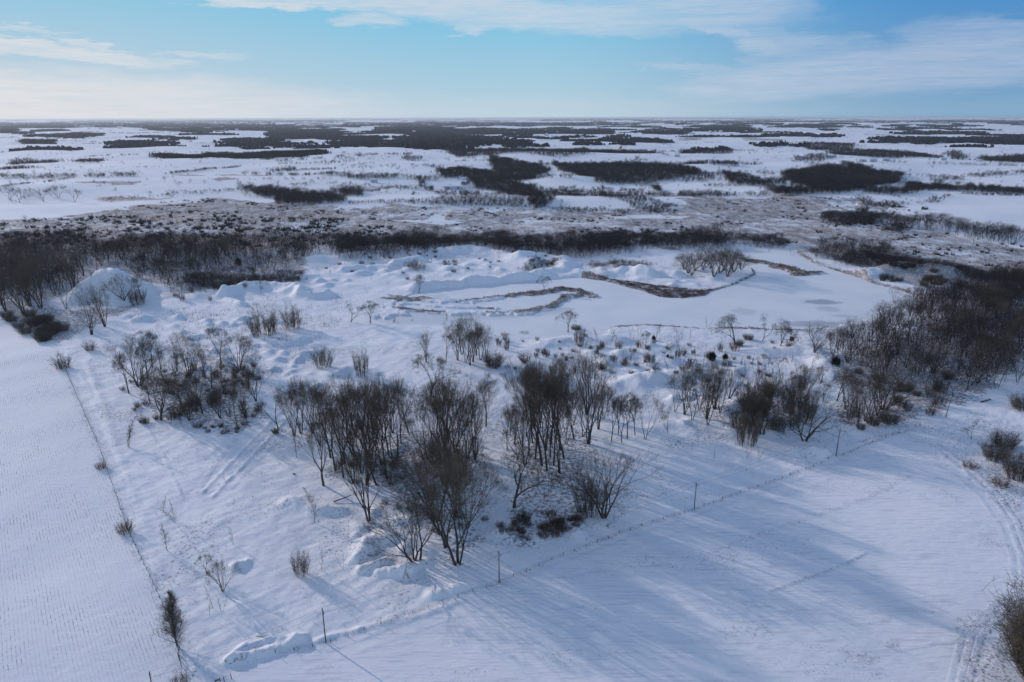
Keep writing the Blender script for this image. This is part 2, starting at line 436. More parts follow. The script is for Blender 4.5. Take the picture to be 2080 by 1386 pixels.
def ground_material():
    m = bpy.data.materials.new('snowy_ground'); m.use_nodes = True
    t = NT(m.node_tree); b = m.node_tree.nodes['Principled BSDF']
    tc = t.new('ShaderNodeTexCoord'); o = tc.outputs['Object']
    def at(n):
        a = t.new('ShaderNodeAttribute', attribute_name=n); return a.outputs['Fac']
    marsh, rows, weeds, track, rf, litter, arable = (at(k) for k in ('marsh', 'rows', 'weeds', 'track', 'rightfield', 'litter', 'arable'))
    snow = t.mix(t.ramp(t.noise(o, .02, 3), .35, .65), RGB(.80, .81, .835), RGB(.755, .77, .81))
    # stubble rows poking through the snow, parallel to the fence on the left
    a = FENCE_L[1]; bb = FENCE_L[5]; ang = math.atan2(bb[1] - a[1], bb[0] - a[0])
    rv = t.mapping(o, rot=(0, 0, -ang))
    rs = t.new('ShaderNodeSeparateXYZ'); t.put(rs.inputs[0], rv)
    wob = t.m('MULTIPLY', t.noise(rv, .05, 2), .5)
    ph = t.m('FRACT', t.m('MULTIPLY', t.m('ADD', rs.outputs[1], wob), 1 / .85))
    line = t.ramp(t.m('ABSOLUTE', t.m('SUBTRACT', ph, .5)), .13, .03)
    dash = t.ramp(t.noise(t.mapping(rv, scale=(.45, 2.2, 1)), 1, 4, .7), .42, .62)
    cover = t.ramp(t.noise(o, .035, 3), .30, .62)
    rowf = t.m('MULTIPLY', t.m('MULTIPLY', line, dash), t.m('MULTIPLY', rows, t.m('MULTIPLY_ADD', t.m('MULTIPLY', cover, t.ramp(t.noise(t.mapping(rv, scale=(.5, 1, 1)), .13, 5, .7), .38, .58, .25, 1.0)), .95, .12)))
    col = t.mix(rowf, snow, RGB(.20, .15, .13))
    # distant crop land, thinly covered
    av = t.mapping(o, rot=(0, 0, .4), scale=(1, .35, 1))
    af = t.m('MULTIPLY', arable, t.ramp(t.noise(av, .012, 5, .65), .48, .72, 0, .4))
    col = t.mix(af, col, RGB(.30, .24, .21))
    # right field: combed streaks and crumbs of soil
    fa, fb = FENCE_R[1], FENCE_R[5]; ang2 = math.atan2(fb[1] - fa[1], fb[0] - fa[0])
    fv = t.mapping(o, rot=(0, 0, -ang2), scale=(.10, 1.3, 1))
    st = t.ramp(t.noise(fv, 1.0, 5, .65), .50, .68, 0, .42)
    patch = t.ramp(t.noise(t.mapping(o, rot=(0, 0, -ang2), scale=(.4, 1.4, 1)), .05, 4, .6), .50, .68)
    crumbs = t.ramp(t.noise(o, 1.5, 4, .75), .57, .66)
    col = t.mix(t.m('MULTIPLY', rf, st), col, RGB(.44, .44, .52))
    col = t.mix(t.m('MULTIPLY', rf, t.m('MULTIPLY', crumbs, t.m('MULTIPLY', patch, .8))), col, RGB(.16, .11, .10))
    # weeds and litter showing through
    wn = t.noise(o, 1.1, 5, .75)
    thr = t.m('SUBTRACT', .74, t.m('MULTIPLY', weeds, .24))
    wf = t.ramp(t.m('SUBTRACT', wn, thr), -.02, .05, 0, .75)
    col = t.mix(t.m('MULTIPLY', wf, t.ramp(weeds, 0, .1)), col, RGB(.13, .10, .09))
    ln = t.ramp(t.m('SUBTRACT', t.noise(o, .8, 5, .7), t.m('SUBTRACT', .70, t.m('MULTIPLY', litter, .28))), -.03, .05, 0, .7)
    col = t.mix(t.m('MULTIPLY', ln, t.ramp(litter, 0, .15)), col, RGB(.10, .08, .075))
    # marsh: sedge and cattail mats
    mv = t.mapping(o, rot=(0, 0, .1), scale=(1, 1, 1))
    n1 = t.noise(mv, .014, 4, .6); n2 = t.noise(t.mapping(o, scale=(1, .5, 1)), .075, 7, .78)
    mm = t.m('ADD', t.m('MULTIPLY', n1, .45), t.m('MULTIPLY', n2, .55))
    mf = t.ramp(t.m('SUBTRACT', mm, t.m('SUBTRACT', .70, t.m('MULTIPLY', marsh, .33))), -.07, .08, 0, .86)
    mcol = t.mix(t.ramp(t.noise(o, .010, 4, .6), .42, .6), RGB(.095, .066, .064), RGB(.25, .15, .09))
    mcol = t.mix(t.ramp(t.noise(o, .06, 6, .8), .38, .62), t.mix(.55, mcol, RGB(.03, .022, .02)), mcol)
    sn = t.m('MULTIPLY', t.ramp(t.noise(t.mapping(o, scale=(1, .4, 1), loc=(5, 5, 0)), .10, 6, .72), .40, .56, .60, 1), t.ramp(t.noise(t.mapping(o, scale=(1, .6, 1)), .45, 4, .7), .34, .56, .6, 1))
    mf = t.m('MULTIPLY', mf, sn)
    col = t.mix(t.m('MULTIPLY', mf, t.ramp(marsh, 0, .08)), col, mcol)
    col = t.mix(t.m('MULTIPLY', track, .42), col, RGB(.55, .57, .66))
    t.put(b.inputs['Base Color'], col)
    b.inputs['Roughness'].default_value = .8; b.inputs['Specular IOR Level'].default_value = .2
    # relief of the wind crust
    wv = t.mapping(o, rot=(0, 0, R(-38)), scale=(.35, 1.0, 1))
    h = t.m('ADD', t.m('MULTIPLY', t.noise(wv, .55, 5, .6), .55), t.m('MULTIPLY', t.noise(o, 3.0, 3, .6), .07))
    h = t.m('SUBTRACT', h, t.m('MULTIPLY', track, .45))
    h = t.m('SUBTRACT', h, t.m('MULTIPLY', t.m('MULTIPLY', rf, t.noise(fv, 1.0, 5, .65)), -.35))
    h = t.m('ADD', h, t.m('MULTIPLY', t.m('MULTIPLY', rows, line), .05))
    bp = t.new('ShaderNodeBump'); bp.inputs['Strength'].default_value = .55; bp.inputs['Distance'].default_value = .55
    t.put(bp.inputs['Height'], h); t.put(b.inputs['Normal'], bp)
    return m


def ice_material():
    m = bpy.data.materials.new('snow_on_ice'); m.use_nodes = True
    t = NT(m.node_tree); b = m.node_tree.nodes['Principled BSDF']
    tc = t.new('ShaderNodeTexCoord'); o = tc.outputs['Object']
    col = t.mix(t.ramp(t.noise(o, .03, 4), .35, .65), RGB(.78, .79, .80), RGB(.72, .74, .77))
    tot = None
    for (px, py, rx, ry, s) in ((1668, 614, 13, 4, .75), (1682, 628, 9, 4, .35), (1655, 659, 22, 4, .6), (1512, 634, 9, 5, .3), (1716, 643, 8, 2.5, .3), (1120, 629, 20, 3, .35), (1010, 640, 40, 4, .3), (860, 645, 60, 9, .22), (1075, 636, 30, 3.5, .3), (940, 641, 30, 3, .3)):
        c = P0(px, py, -.9)
        v = t.mapping(o, loc=(-c[0] / rx, -c[1] / ry / 2, 0), scale=(1 / rx, .5 / ry, 1))
        ln = t.new('ShaderNodeVectorMath', operation='LENGTH'); sp = t.new('ShaderNodeSeparateXYZ'); t.put(sp.inputs[0], v)
        t.put(ln.inputs[0], t.xyz(sp.outputs[0], sp.outputs[1]))
        r = t.m('ADD', ln.outputs['Value'], t.m('MULTIPLY', t.m('SUBTRACT', t.noise(o, .15, 4), .5), 1.1))
        g = t.ramp(r, 1.1, .55, 0, s)
        tot = g if tot is None else t.m('MAXIMUM', tot, g)
    col = t.mix(tot, col, RGB(.26, .30, .36))
    t.put(b.inputs['Base Color'], col)
    b.inputs['Roughness'].default_value = .6
    bp = t.new('ShaderNodeBump'); bp.inputs['Strength'].default_value = .3; bp.inputs['Distance'].default_value = .3
    t.put(bp.inputs['Height'], t.noise(t.mapping(o, rot=(0, 0, R(-38)), scale=(.3, 1, 1)), .3, 4)); t.put(b.inputs['Normal'], bp)
    return m


# ------------------------------------------------------------------ mesh helpers
def link(name, me, material, parent=None):
    o = bpy.data.objects.new(name, me); COL.objects.link(o)
    if material and not me.materials: me.materials.append(material)
    if parent: o.parent = parent
    return o


def npmesh(name, V, F, smooth=False):
    """V (n,3), F (m,3 or 4) numpy"""
    me = bpy.data.meshes.new(name)
    V = np.ascontiguousarray(V, np.float32); F = np.ascontiguousarray(F, np.int32)
    n, k = F.shape
    me.vertices.add(len(V)); me.vertices.foreach_set('co', V.ravel())
    me.loops.add(n * k); me.loops.foreach_set('vertex_index', F.ravel())
    me.polygons.add(n); me.polygons.foreach_set('loop_start', np.arange(0, n * k, k, dtype=np.int32))
    me.polygons.foreach_set('loop_total', np.full(n, k, np.int32))
    if smooth: me.polygons.foreach_set('use_smooth', np.ones(n, bool))
    me.update(calc_edges=True)
    return me


def tag(o, label, cat, group=None, kind=None):
    o['label'] = label; o['category'] = cat
    if group: o['group'] = group
    if kind: o['kind'] = kind
    return o


def empty(name, loc=(0, 0, 0), rz=0.0):
    o = bpy.data.objects.new(name, None); COL.objects.link(o); o.location = loc; o.rotation_euler.z = rz
    o.empty_display_size = .5
    return o


class MB:
    """collects shapes into one mesh of quads/tris"""
    def __init__(s): s.v = []; s.f = []
    def box(s, c, d, rz=0.0):
        n = len(s.v); ca, sa = math.cos(rz), math.sin(rz)
        for z in (-1, 1):
            for x, y in ((-1, -1), (1, -1), (1, 1), (-1, 1)):
                X, Y = x * d[0] / 2, y * d[1] / 2
                s.v.append((c[0] + X * ca - Y * sa, c[1] + X * sa + Y * ca, c[2] + z * d[2] / 2))
        s.f += [(n, n + 3, n + 2, n + 1), (n + 4, n + 5, n + 6, n + 7)] + [(n + i, n + (i + 1) % 4, n + 4 + (i + 1) % 4, n + 4 + i) for i in range(4)]
        return s
    def tube(s, pts, rad, sides=6, cap=True):
        n0 = len(s.v); k = len(pts)
        for i, p in enumerate(pts):
            p = Vector(p); d = (Vector(pts[min(i + 1, k - 1)]) - Vector(pts[max(i - 1, 0)])).normalized()
            a = d.orthogonal().normalized() if abs(d.z) > .95 or True else None
            a = d.cross(Vector((0.31, 0.94, .05))).normalized(); b = d.cross(a)
            r = rad[i] if isinstance(rad, (list, tuple)) else rad
            for j in range(sides):
                t = 2 * math.pi * j / sides
                s.v.append(tuple(p + a * (r * math.cos(t)) + b * (r * math.sin(t))))
        for i in range(k - 1):
            for j in range(sides):
                a = n0 + i * sides + j; b = n0 + i * sides + (j + 1) % sides
                s.f.append((a, b, b + sides, a + sides))
        if cap:
            s.f.append(tuple(n0 + j for j in range(sides))[::-1]); s.f.append(tuple(n0 + (k - 1) * sides + j for j in range(sides)))
        return s
    def twig(s, a, b, w):
        """a thin tapered three sided sliver"""
        a = Vector(a); b = Vector(b); d = (b - a)
        u = d.cross(Vector((0.3, .8, .5))); u.normalize(); v = d.cross(u).normalized()
        n = len(s.v)
        for t in (0, 2.094, 4.189): s.v.append(tuple(a + (u * math.cos(t) + v * math.sin(t)) * w))
        s.v.append(tuple(b))
        s.f += [(n, n + 1, n + 3), (n + 1, n + 2, n + 3), (n + 2, n, n + 3)]
        return s
    def sliver(s, a, b, w):
        a = Vector(a); b = Vector(b); u = (b - a).cross(Vector((random.uniform(-1, 1), random.uniform(-1, 1), .3))).normalized() * w
        n = len(s.v); s.v += [tuple(a - u), tuple(a + u), tuple(b)]; s.f.append((n, n + 1, n + 2)); return s
    def tris(s):
        T = []
        for f in s.f:
            for k in range(1, len(f) - 1): T.append([s.v[f[0]], s.v[f[k]], s.v[f[k + 1]]])
        return T
    def mesh(s, name, smooth=False):
        me = bpy.data.meshes.new(name); me.from_pydata(s.v, [], s.f)
        if smooth: me.polygons.foreach_set('use_smooth', [True] * len(me.polygons))
        me.update(); return me
    def build(s, name, m, parent=None, smooth=False): return link(name, s.mesh(name, smooth), m, parent)


# ------------------------------------------------------------------ ground sheet
def make_ground():
    fine = np.radians(np.arange(-41.5, 41.51, .085))
    rest = np.radians(np.arange(44, 316.1, 3.0))
    th = np.concatenate([fine, rest])
    r = [20.0, 45.0, 70.0, 90.0]
    while r[-1] < 1000: r.append(r[-1] * (1.0036 if r[-1] > 100 else 1.01))
    while r[-1] < 70000: r.append(r[-1] * 1.0085)
    r = np.array(r); nt, nr = len(th), len(r)
    TH, RR = np.meshgrid(th, r)
    x = (RR * np.sin(TH)).ravel(); y = (RR * np.cos(TH)).ravel()
    x = np.append(x, 0.0); y = np.append(y, 0.0)
    z = height(x, y)
    i = np.arange(nr - 1)[:, None] * nt; j = np.arange(nt)[None, :]; j2 = (j + 1) % nt
    F = np.stack([i + j, i + j2, i + nt + j2, i + nt + j], -1).reshape(-1, 4)[:, ::-1]
    V = np.stack([x, y, z], 1)
    me = npmesh('ground', V, F, True)
    # the cap under the camera is closed by a fan folded into quads
    c = len(x) - 1
    nl = len(me.loops)
    o = link('ground', me, ground_material()); o['kind'] = 'structure'
    d = np.hypot(x, y)
    A = {k: np.zeros(len(x), np.float32) for k in ('marsh', 'rows', 'weeds', 'track', 'rightfield', 'litter', 'arable')}
    def area(pl, name, val, soft=6, nz=0, nsc=20, mode='max'):
        k = near(x, y, pl, soft + nz)
        if not len(k): return
        s = sdf(x[k], y[k], pl)
        if nz: s = s + nz * fbm(x[k] / nsc, y[k] / nsc, 3, 60)
        s = sst(-soft, soft, s) * val
        A[name][k] = np.maximum(A[name][k], s) if mode == 'max' else A[name][k] * (1 - s)
    area(MARSH, 'marsh', .72, 14, 30, 60)
    for pts, v in (([(320, 412), (560, 412), (700, 425), (700, 445), (500, 455), (200, 455), (190, 437)], 1.25), ([(0, 448), (130, 446), (150, 460), (0, 466)], 1.1),
                   ([(1400, 405), (1600, 405), (1640, 420), (1580, 450), (1400, 440)], 1.15), ([(1590, 420), (1680, 425), (1650, 440), (1590, 436)], 1.3),
                   ([(870, 432), (950, 433), (980, 450), (900, 462), (890, 450)], 1.2), ([(1280, 430), (1400, 434), (1440, 450), (1300, 446)], 1.0),
                   ([(0, 465), (700, 468), (700, 500), (0, 500)], 1.0), ([(1580, 460), (1700, 450), (1690, 500), (1600, 490)], 1.1),
                   ([(195, 398), (300, 400), (310, 406), (200, 408)], 1.2), ([(180, 381), (290, 380), (296, 386), (180, 384)], 1.3),
                   ([(370, 366), (530, 364), (530, 367), (400, 369)], 1.2), ([(450, 372), (470, 370), (462, 377), (430, 378)], 1.2),
                   ([(700, 386), (790, 385), (850, 388), (740, 394)], 1.0), ([(1100, 388), (1420, 396), (1420, 402), (1110, 400)], 1.0),
                   ([(1380, 284), (1420, 283), (1430, 286), (1380, 287)], 1.1), ([(1500, 283), (1600, 286), (1590, 290), (1510, 288)], 1.0)):
        area(W2(pts), 'marsh', v * .80, 16, 30, 40)
    for pl in (POND2, POND3, POND4): area(pl, 'marsh', 1, 2, 0, 1, 'cut')
    # reed margins
    for pts in ([(1195, 560), (1300, 586), (1340, 603), (1385, 605), (1430, 599), (1447, 588), (1400, 585), (1330, 580), (1260, 570)], [(1115, 584), (1175, 585), (1206, 601), (1172, 601), (1140, 607), (1108, 600)],
                [(1505, 521), (1560, 529), (1605, 541), (1672, 553), (1620, 565), (1595, 559), (1550, 539), (1505, 530)], [(790, 598), (860, 600), (900, 606), (860, 612), (800, 610)]): area(W2(pts), 'marsh', .98, 2, 2.5, 8)
    k = near(x, y, LAKE, 16); xs, ys = x[k], y[k]
    for pts, w, v in (([(1195, 562), (1265, 580), (1310, 592), (1350, 600), (1385, 603), (1430, 597), (1445, 590)], 7, 1.25), ([(1290, 580), (1350, 592), (1420, 592)], 8, 1.2),
                      ([(1445, 590), (1490, 577), (1535, 556), (1530, 546)], 2.0, 1.2), ([(1500, 526), (1560, 533), (1600, 545), (1625, 560), (1665, 553)], 5, 1.05),
                      ([(1618, 512), (1650, 532), (1700, 549), (1748, 562), (1775, 575), (1822, 586), (1872, 602)], 4, 1.2),
                      ([(1040, 600), (1100, 594), (1140, 586), (1175, 590), (1200, 601), (1150, 600), (1140, 610), (1110, 624), (1060, 633)], 6.5, 1.5),
                      ([(930, 612), (1000, 604), (1040, 598)], 2.4, 1.2), ([(800, 625), (850, 631), (900, 634)], 2.2, 1.2), ([(780, 605), (850, 608)], 3, 1.0), ([(930, 622), (1000, 626)], 1.6, 1.1),
                      ([(1240, 664), (1300, 660), (1400, 664), (1500, 666), (1570, 668), (1640, 670), (1700, 661)], 1.8, 1.2), ([(1010, 682), (1100, 680), (1180, 676)], 1.8, 1.0)):
        s = (1 - sd_seg(xs, ys, W2(pts)) / (w * (1 + .5 * fbm(xs / 5, ys / 5, 3, 70))))
        A['marsh'][k] = np.maximum(A['marsh'][k], sst(-.2, .5, s) * v * .72)
    area(FIELD_L, 'rows', 1, 1.5)
    area(FIELD_R, 'rightfield', 1, 1.5)
    rg = ROUGH(x, y)
    patch = fbm(x / 26, y / 26, 4, 80)
    A['weeds'] = (rg * np.clip(.36 + .6 * patch, 0, .85)).astype(np.float32)
    for pts, v in (([(620, 1040), (740, 1040), (800, 1120), (700, 1160), (600, 1120)], .75), ([(1800, 850), (2080, 850), (2080, 960), (1950, 960), (1850, 900)], .7),
                   ([(1980, 930), (2080, 920), (2120, 1200), (2090, 1140), (2050, 1060), (1960, 970)], .9), ([(1950, 1260), (2080, 1180), (2120, 1500), (1960, 1500)], .9),
                   ([(1760, 850), (1900, 850), (1900, 880), (1780, 880)], .8)):
        area(W2(pts), 'weeds', v, 6, 4, 8)
    for pts, v in (([(650, 870), (850, 860), (980, 900), (980, 1100), (900, 1150), (800, 1000), (680, 960)], .75), ([(1020, 860), (1180, 850), (1240, 1040), (1160, 1110), (1000, 1110), (1040, 1000)], .72),
                   ([(260, 760), (520, 740), (530, 860), (470, 885), (300, 840)], .85), ([(1680, 720), (2080, 620), (2080, 760), (1900, 850), (1700, 860)], .95), ([(0, 470), (650, 480), (620, 560), (300, 610), (120, 700), (0, 660)], .9),
                   ([(1360, 800), (1640, 800), (1660, 890), (1400, 860)], .65), ([(1620, 480), (1760, 500), (2080, 560), (2080, 640), (1900, 600), (1700, 530)], 1.0)):
        area(W2(pts), 'litter', v, 6, 6, 12)
    for pl in (FIELD_L, FIELD_R): area(pl, 'litter', 1, 1, 0, 1, 'cut')
    k = np.hypot(x - MOUND[0], y - MOUND[1]); A['litter'] *= sst(30, 42, k); A['weeds'] *= sst(26, 34, k) * .9 + .1
    for pts, w, v in (([(1890, 905), (1960, 955), (2010, 1000), (2050, 1060), (2075, 1130), (2078, 1190), (2030, 1230), (1975, 1290), (1950, 1386)], .5, 1), ([(1900, 900), (1975, 952), (2025, 1000), (2065, 1060), (2090, 1130), (2092, 1195), (2045, 1240), (1990, 1295), (1966, 1386)], .5, 1),
                      ([(1860, 920), (1940, 965), (1990, 1010), (2030, 1070), (2055, 1130), (2060, 1190), (2010, 1235), (1955, 1290), (1930, 1386)], .45, .6),
                      ([(230, 700), (227, 730), (242, 770), (262, 800), (290, 850), (330, 920), (350, 965), (372, 1015), (390, 1020)], .25, .9),
                      ([(560, 850), (530, 890), (450, 990), (400, 1010)], .8, 1), ([(500, 860), (440, 940), (400, 1000)], .8, 1), ([(580, 850), (545, 915), (470, 995)], .6, .8),
                      ([(665, 1320), (900, 1235), (1250, 1105), (1420, 1045), (1700, 940)], .5, .8), ([(620, 1360), (900, 1262), (1250, 1130), (1440, 1062), (1720, 955)], .5, .5),
                      ([(1560, 1205), (1700, 1155), (1760, 1124)], .4, .9), ([(1420, 1135), (1560, 1080), (1760, 1010), (1850, 965)], .7, .5),
                      ([(1530, 665), (1600, 720), (1680, 745), (1720, 780)], 1.5, .6), ([(130, 725), (230, 950), (300, 1100), (360, 1260)], .9, .5), ([(180, 750), (290, 960), (370, 1150), (440, 1386)], 1.2, .5),
                      ([(1690, 935), (1850, 1000), (2000, 1070)], .4, .4), ([(1800, 1370), (1650, 1330), (1500, 1305), (1300, 1300)], .25, .6), ([(1820, 1320), (1950, 1300), (2080, 1290)], .4, .6),
                      ([(1640, 800), (1700, 870), (1750, 900)], .5, .4), ([(300, 1386), (420, 1280), (560, 1230), (700, 1180)], .5, .35)):
        pl = W2(pts); kk = near(x, y, pl, 4)
        if len(kk):
            ww = w + d[kk] * .0012
            A['track'][kk] = np.maximum(A['track'][kk], v * sst(1.6, .4, sd_seg(x[kk], y[kk], pl) / ww) * np.clip(.75 + .8 * fbm(x[kk] / 4, y[kk] / 4, 2, 85), .1, 1))
    A['arable'] = (sst(1500, 3500, d) * sst(-.1, .5, fbm(x / 900, y / 700, 3, 90)) + .5 * sst(2000, 6000, d) * (x > 0) * sst(0, 3000, x)).clip(0, 1).astype(np.float32)
    for nm, a in A.items():
        at = me.attributes.new(nm, 'FLOAT', 'POINT'); at.data.foreach_set('value', np.ascontiguousarray(a, np.float32))
    return o


def make_flat(name, polys, z, material):
    v = []; f = []
    for pl in polys:
        n = len(v); v += [(float(a), float(b), z) for a, b in pl]; f.append(tuple(range(n, n + len(pl))))
    me = bpy.data.meshes.new(name); me.from_pydata(v, [], f); me.update()
    o = link(name, me, material); o['kind'] = 'structure'; return o


make_ground()
print('ground', round(time.time() - _t0, 1))
ICE = ice_material()


def hull(pl, pad):
    c = pl.mean(0); lo = pl.min(0) - pad; hi = pl.max(0) + pad
    return [(lo[0], lo[1]), (hi[0], lo[1]), (hi[0], hi[1]), (lo[0], hi[1])]


def offset(pl, d):
    """grow a polygon outwards along its vertex normals"""
    n = len(pl); out = []
    a = sum(pl[i][0] * pl[(i + 1) % n][1] - pl[(i + 1) % n][0] * pl[i][1] for i in range(n))
    s = 1 if a > 0 else -1
    for i in range(n):
        e1 = pl[i] - pl[i - 1]; e2 = pl[(i + 1) % n] - pl[i]
        m = np.array([e1[1], -e1[0]]) / np.hypot(*e1) + np.array([e2[1], -e2[0]]) / np.hypot(*e2)
        m = m / max(np.hypot(*m), .4)
        out.append(pl[i] + m * d * s)
    return np.array(out)


make_flat('frozen_lake', [offset(LAKE, 3.0)], -.75, ICE)
make_flat('frozen_pond', [offset(POND2, 2.0)], -.5, ICE)
make_flat('frozen_pond', [offset(POND3, 2.0)], -.5, ICE)
make_flat('frozen_pond', [offset(POND4, 2.0)], -.5, ICE)

# ------------------------------------------------------------------ tree builder
def grow(seed, H=16., stems=1, lean=.1, fan=0.3, clear=.3, n1=16, a1=45, l1=.42, n2=8, n3=5, up=.1, wob=.06, r0=.22, tw=.012, twl=.9, dome=1, fork=0.0, lod=False):
    """a bare broadleaf tree: (trunk MB, crown MB). fan: how far outer stems bend outwards; fork: height share where the stems part"""
    rd = random.Random(seed); tr = MB(); cr = MB()
    G = Vector
    def branch(p, d, L, r, lev, segs):
        pts = [p.copy()]; q = p.copy(); dd = d.copy(); step = L / segs
        for i in range(segs):
            dd = dd + G((rd.gauss(0, wob), rd.gauss(0, wob), rd.gauss(0, wob) + up * (.2 if lev else .1)))
            dd.normalize(); q = q + dd * step; pts.append(q.copy())
        rs = [max(r * (1 - .88 * i / segs), .010) for i in range(segs + 1)]
        return pts, rs
    def at(pts, t):
        t = min(t, .999) * (len(pts) - 1); i = min(int(t), len(pts) - 2); return pts[i].lerp(pts[i + 1], t - i), (pts[i + 1] - pts[i]).normalized()
    def side(d, ang, azm):
        a = d.cross(G((.1, .97, .2))).normalized(); b = d.cross(a).normalized()
        return (d * math.cos(ang) + (a * math.cos(azm) + b * math.sin(azm)) * math.sin(ang)).normalized()
    tw_ = cr.sliver if lod else cr.twig
    base = G((0, 0, -.6)); zf = H * fork; top0 = base
    if fork:
        pts, rs = branch(base, G((rd.gauss(0, .03), rd.gauss(0, .03), 1)).normalized(), zf + .6, r0 * 1.25, 0, 4)
        rs = [r0 * 1.25 * (1 - .3 * i / 4) for i in range(5)]; tr.tube(pts, rs, 3 if lod else 7); top0 = pts[-1]
    for s in range(stems):
        azs = 2 * math.pi * (s + rd.uniform(-.3, .3)) / stems
        ln = lean * rd.uniform(.5, 1.3) + (fan * rd.uniform(.35, 1.1) if stems > 1 else 0)
        d = G((math.sin(ln) * math.cos(azs), math.sin(ln) * math.sin(azs), math.cos(ln)))
        Ls = (H - zf) * rd.uniform(.80, 1.0) * (1.0 if stems == 1 else 1.0 - .25 * max(0, ln - .25))
        b0 = top0 if fork else G((math.cos(azs) * .2 * (stems > 1), math.sin(azs) * .2 * (stems > 1), -.6))
        pts, rs = branch(b0, d, Ls + (0 if fork else .6), r0 * rd.uniform(.75, 1.05) * (1 if stems == 1 else .72), 0, 5 if lod else 11)
        tr.tube(pts, rs, 3 if lod else 6)
        k1 = max(3, int(n1 / (stems ** .5))); cl = clear if not fork else max(.08, clear - fork)
        for i in range(k1):
            t = cl + (1 - cl) * ((i + rd.random()) / k1) ** .85
            p, dd = at(pts, t)
            tt = (t - cl) / (1 - cl)
            shp = (1.0 - .62 * tt) if dome else (1 - tt) ** .8 + .12
            L = H * l1 * shp * rd.uniform(.65, 1.15) * (1.0 if stems == 1 else .82)
            b = side(dd, R(a1 * rd.uniform(.6, 1.2) * (1 - .25 * tt)), i * 2.4 + rd.uniform(-.6, .6))
            b = (b + G((0, 0, .12))).normalized()
            q, qr = branch(p, b, L, r0 * .36 * (1 - .6 * t), 1, 3 if lod else 5)
            if lod: cr.sliver(q[0], q[2], .05); cr.sliver(q[1], q[-1], .035)
            else: cr.tube(q, qr, 4, False)
            for j in range(n2 if dome else max(2, int(n2 * min(1, shp * 1.3)))):
                u = .15 + .85 * (j + rd.random()) / n2
                p2, d2 = at(q, u)
                b2 = side(d2, R(rd.uniform(20, 48)), rd.uniform(0, 6.28))
                L2 = L * .46 * (1 - .45 * u) * rd.uniform(.7, 1.25)
                q2, r2 = branch(p2, b2, L2, r0 * .1, 2, 2 if lod else 3)
                if lod: cr.sliver(q2[0], q2[-1], .03)
                else: cr.tube(q2, [max(r0 * .085 * (1 - .6 * k / 3), .008) for k in range(4)], 3, False)
                for k in range(n3):
                    w = .1 + .9 * (k + rd.random()) / n3
                    p3, d3 = at(q2, w)
                    b3 = side(d3, R(rd.uniform(15, 48)), rd.uniform(0, 6.28)) + G((0, 0, .10))
                    e3 = p3 + b3.normalized() * twl * rd.uniform(.5, 1.2)
                    tw_(p3, e3, tw)
                    if n3 > 3 and not lod:
                        b4 = side(b3.normalized(), R(30), rd.uniform(0, 6.28)); m3 = p3.lerp(e3, .4)
                        cr.twig(m3, m3 + b4 * twl * rd.uniform(.3, .7), tw * .8)
    return tr, cr


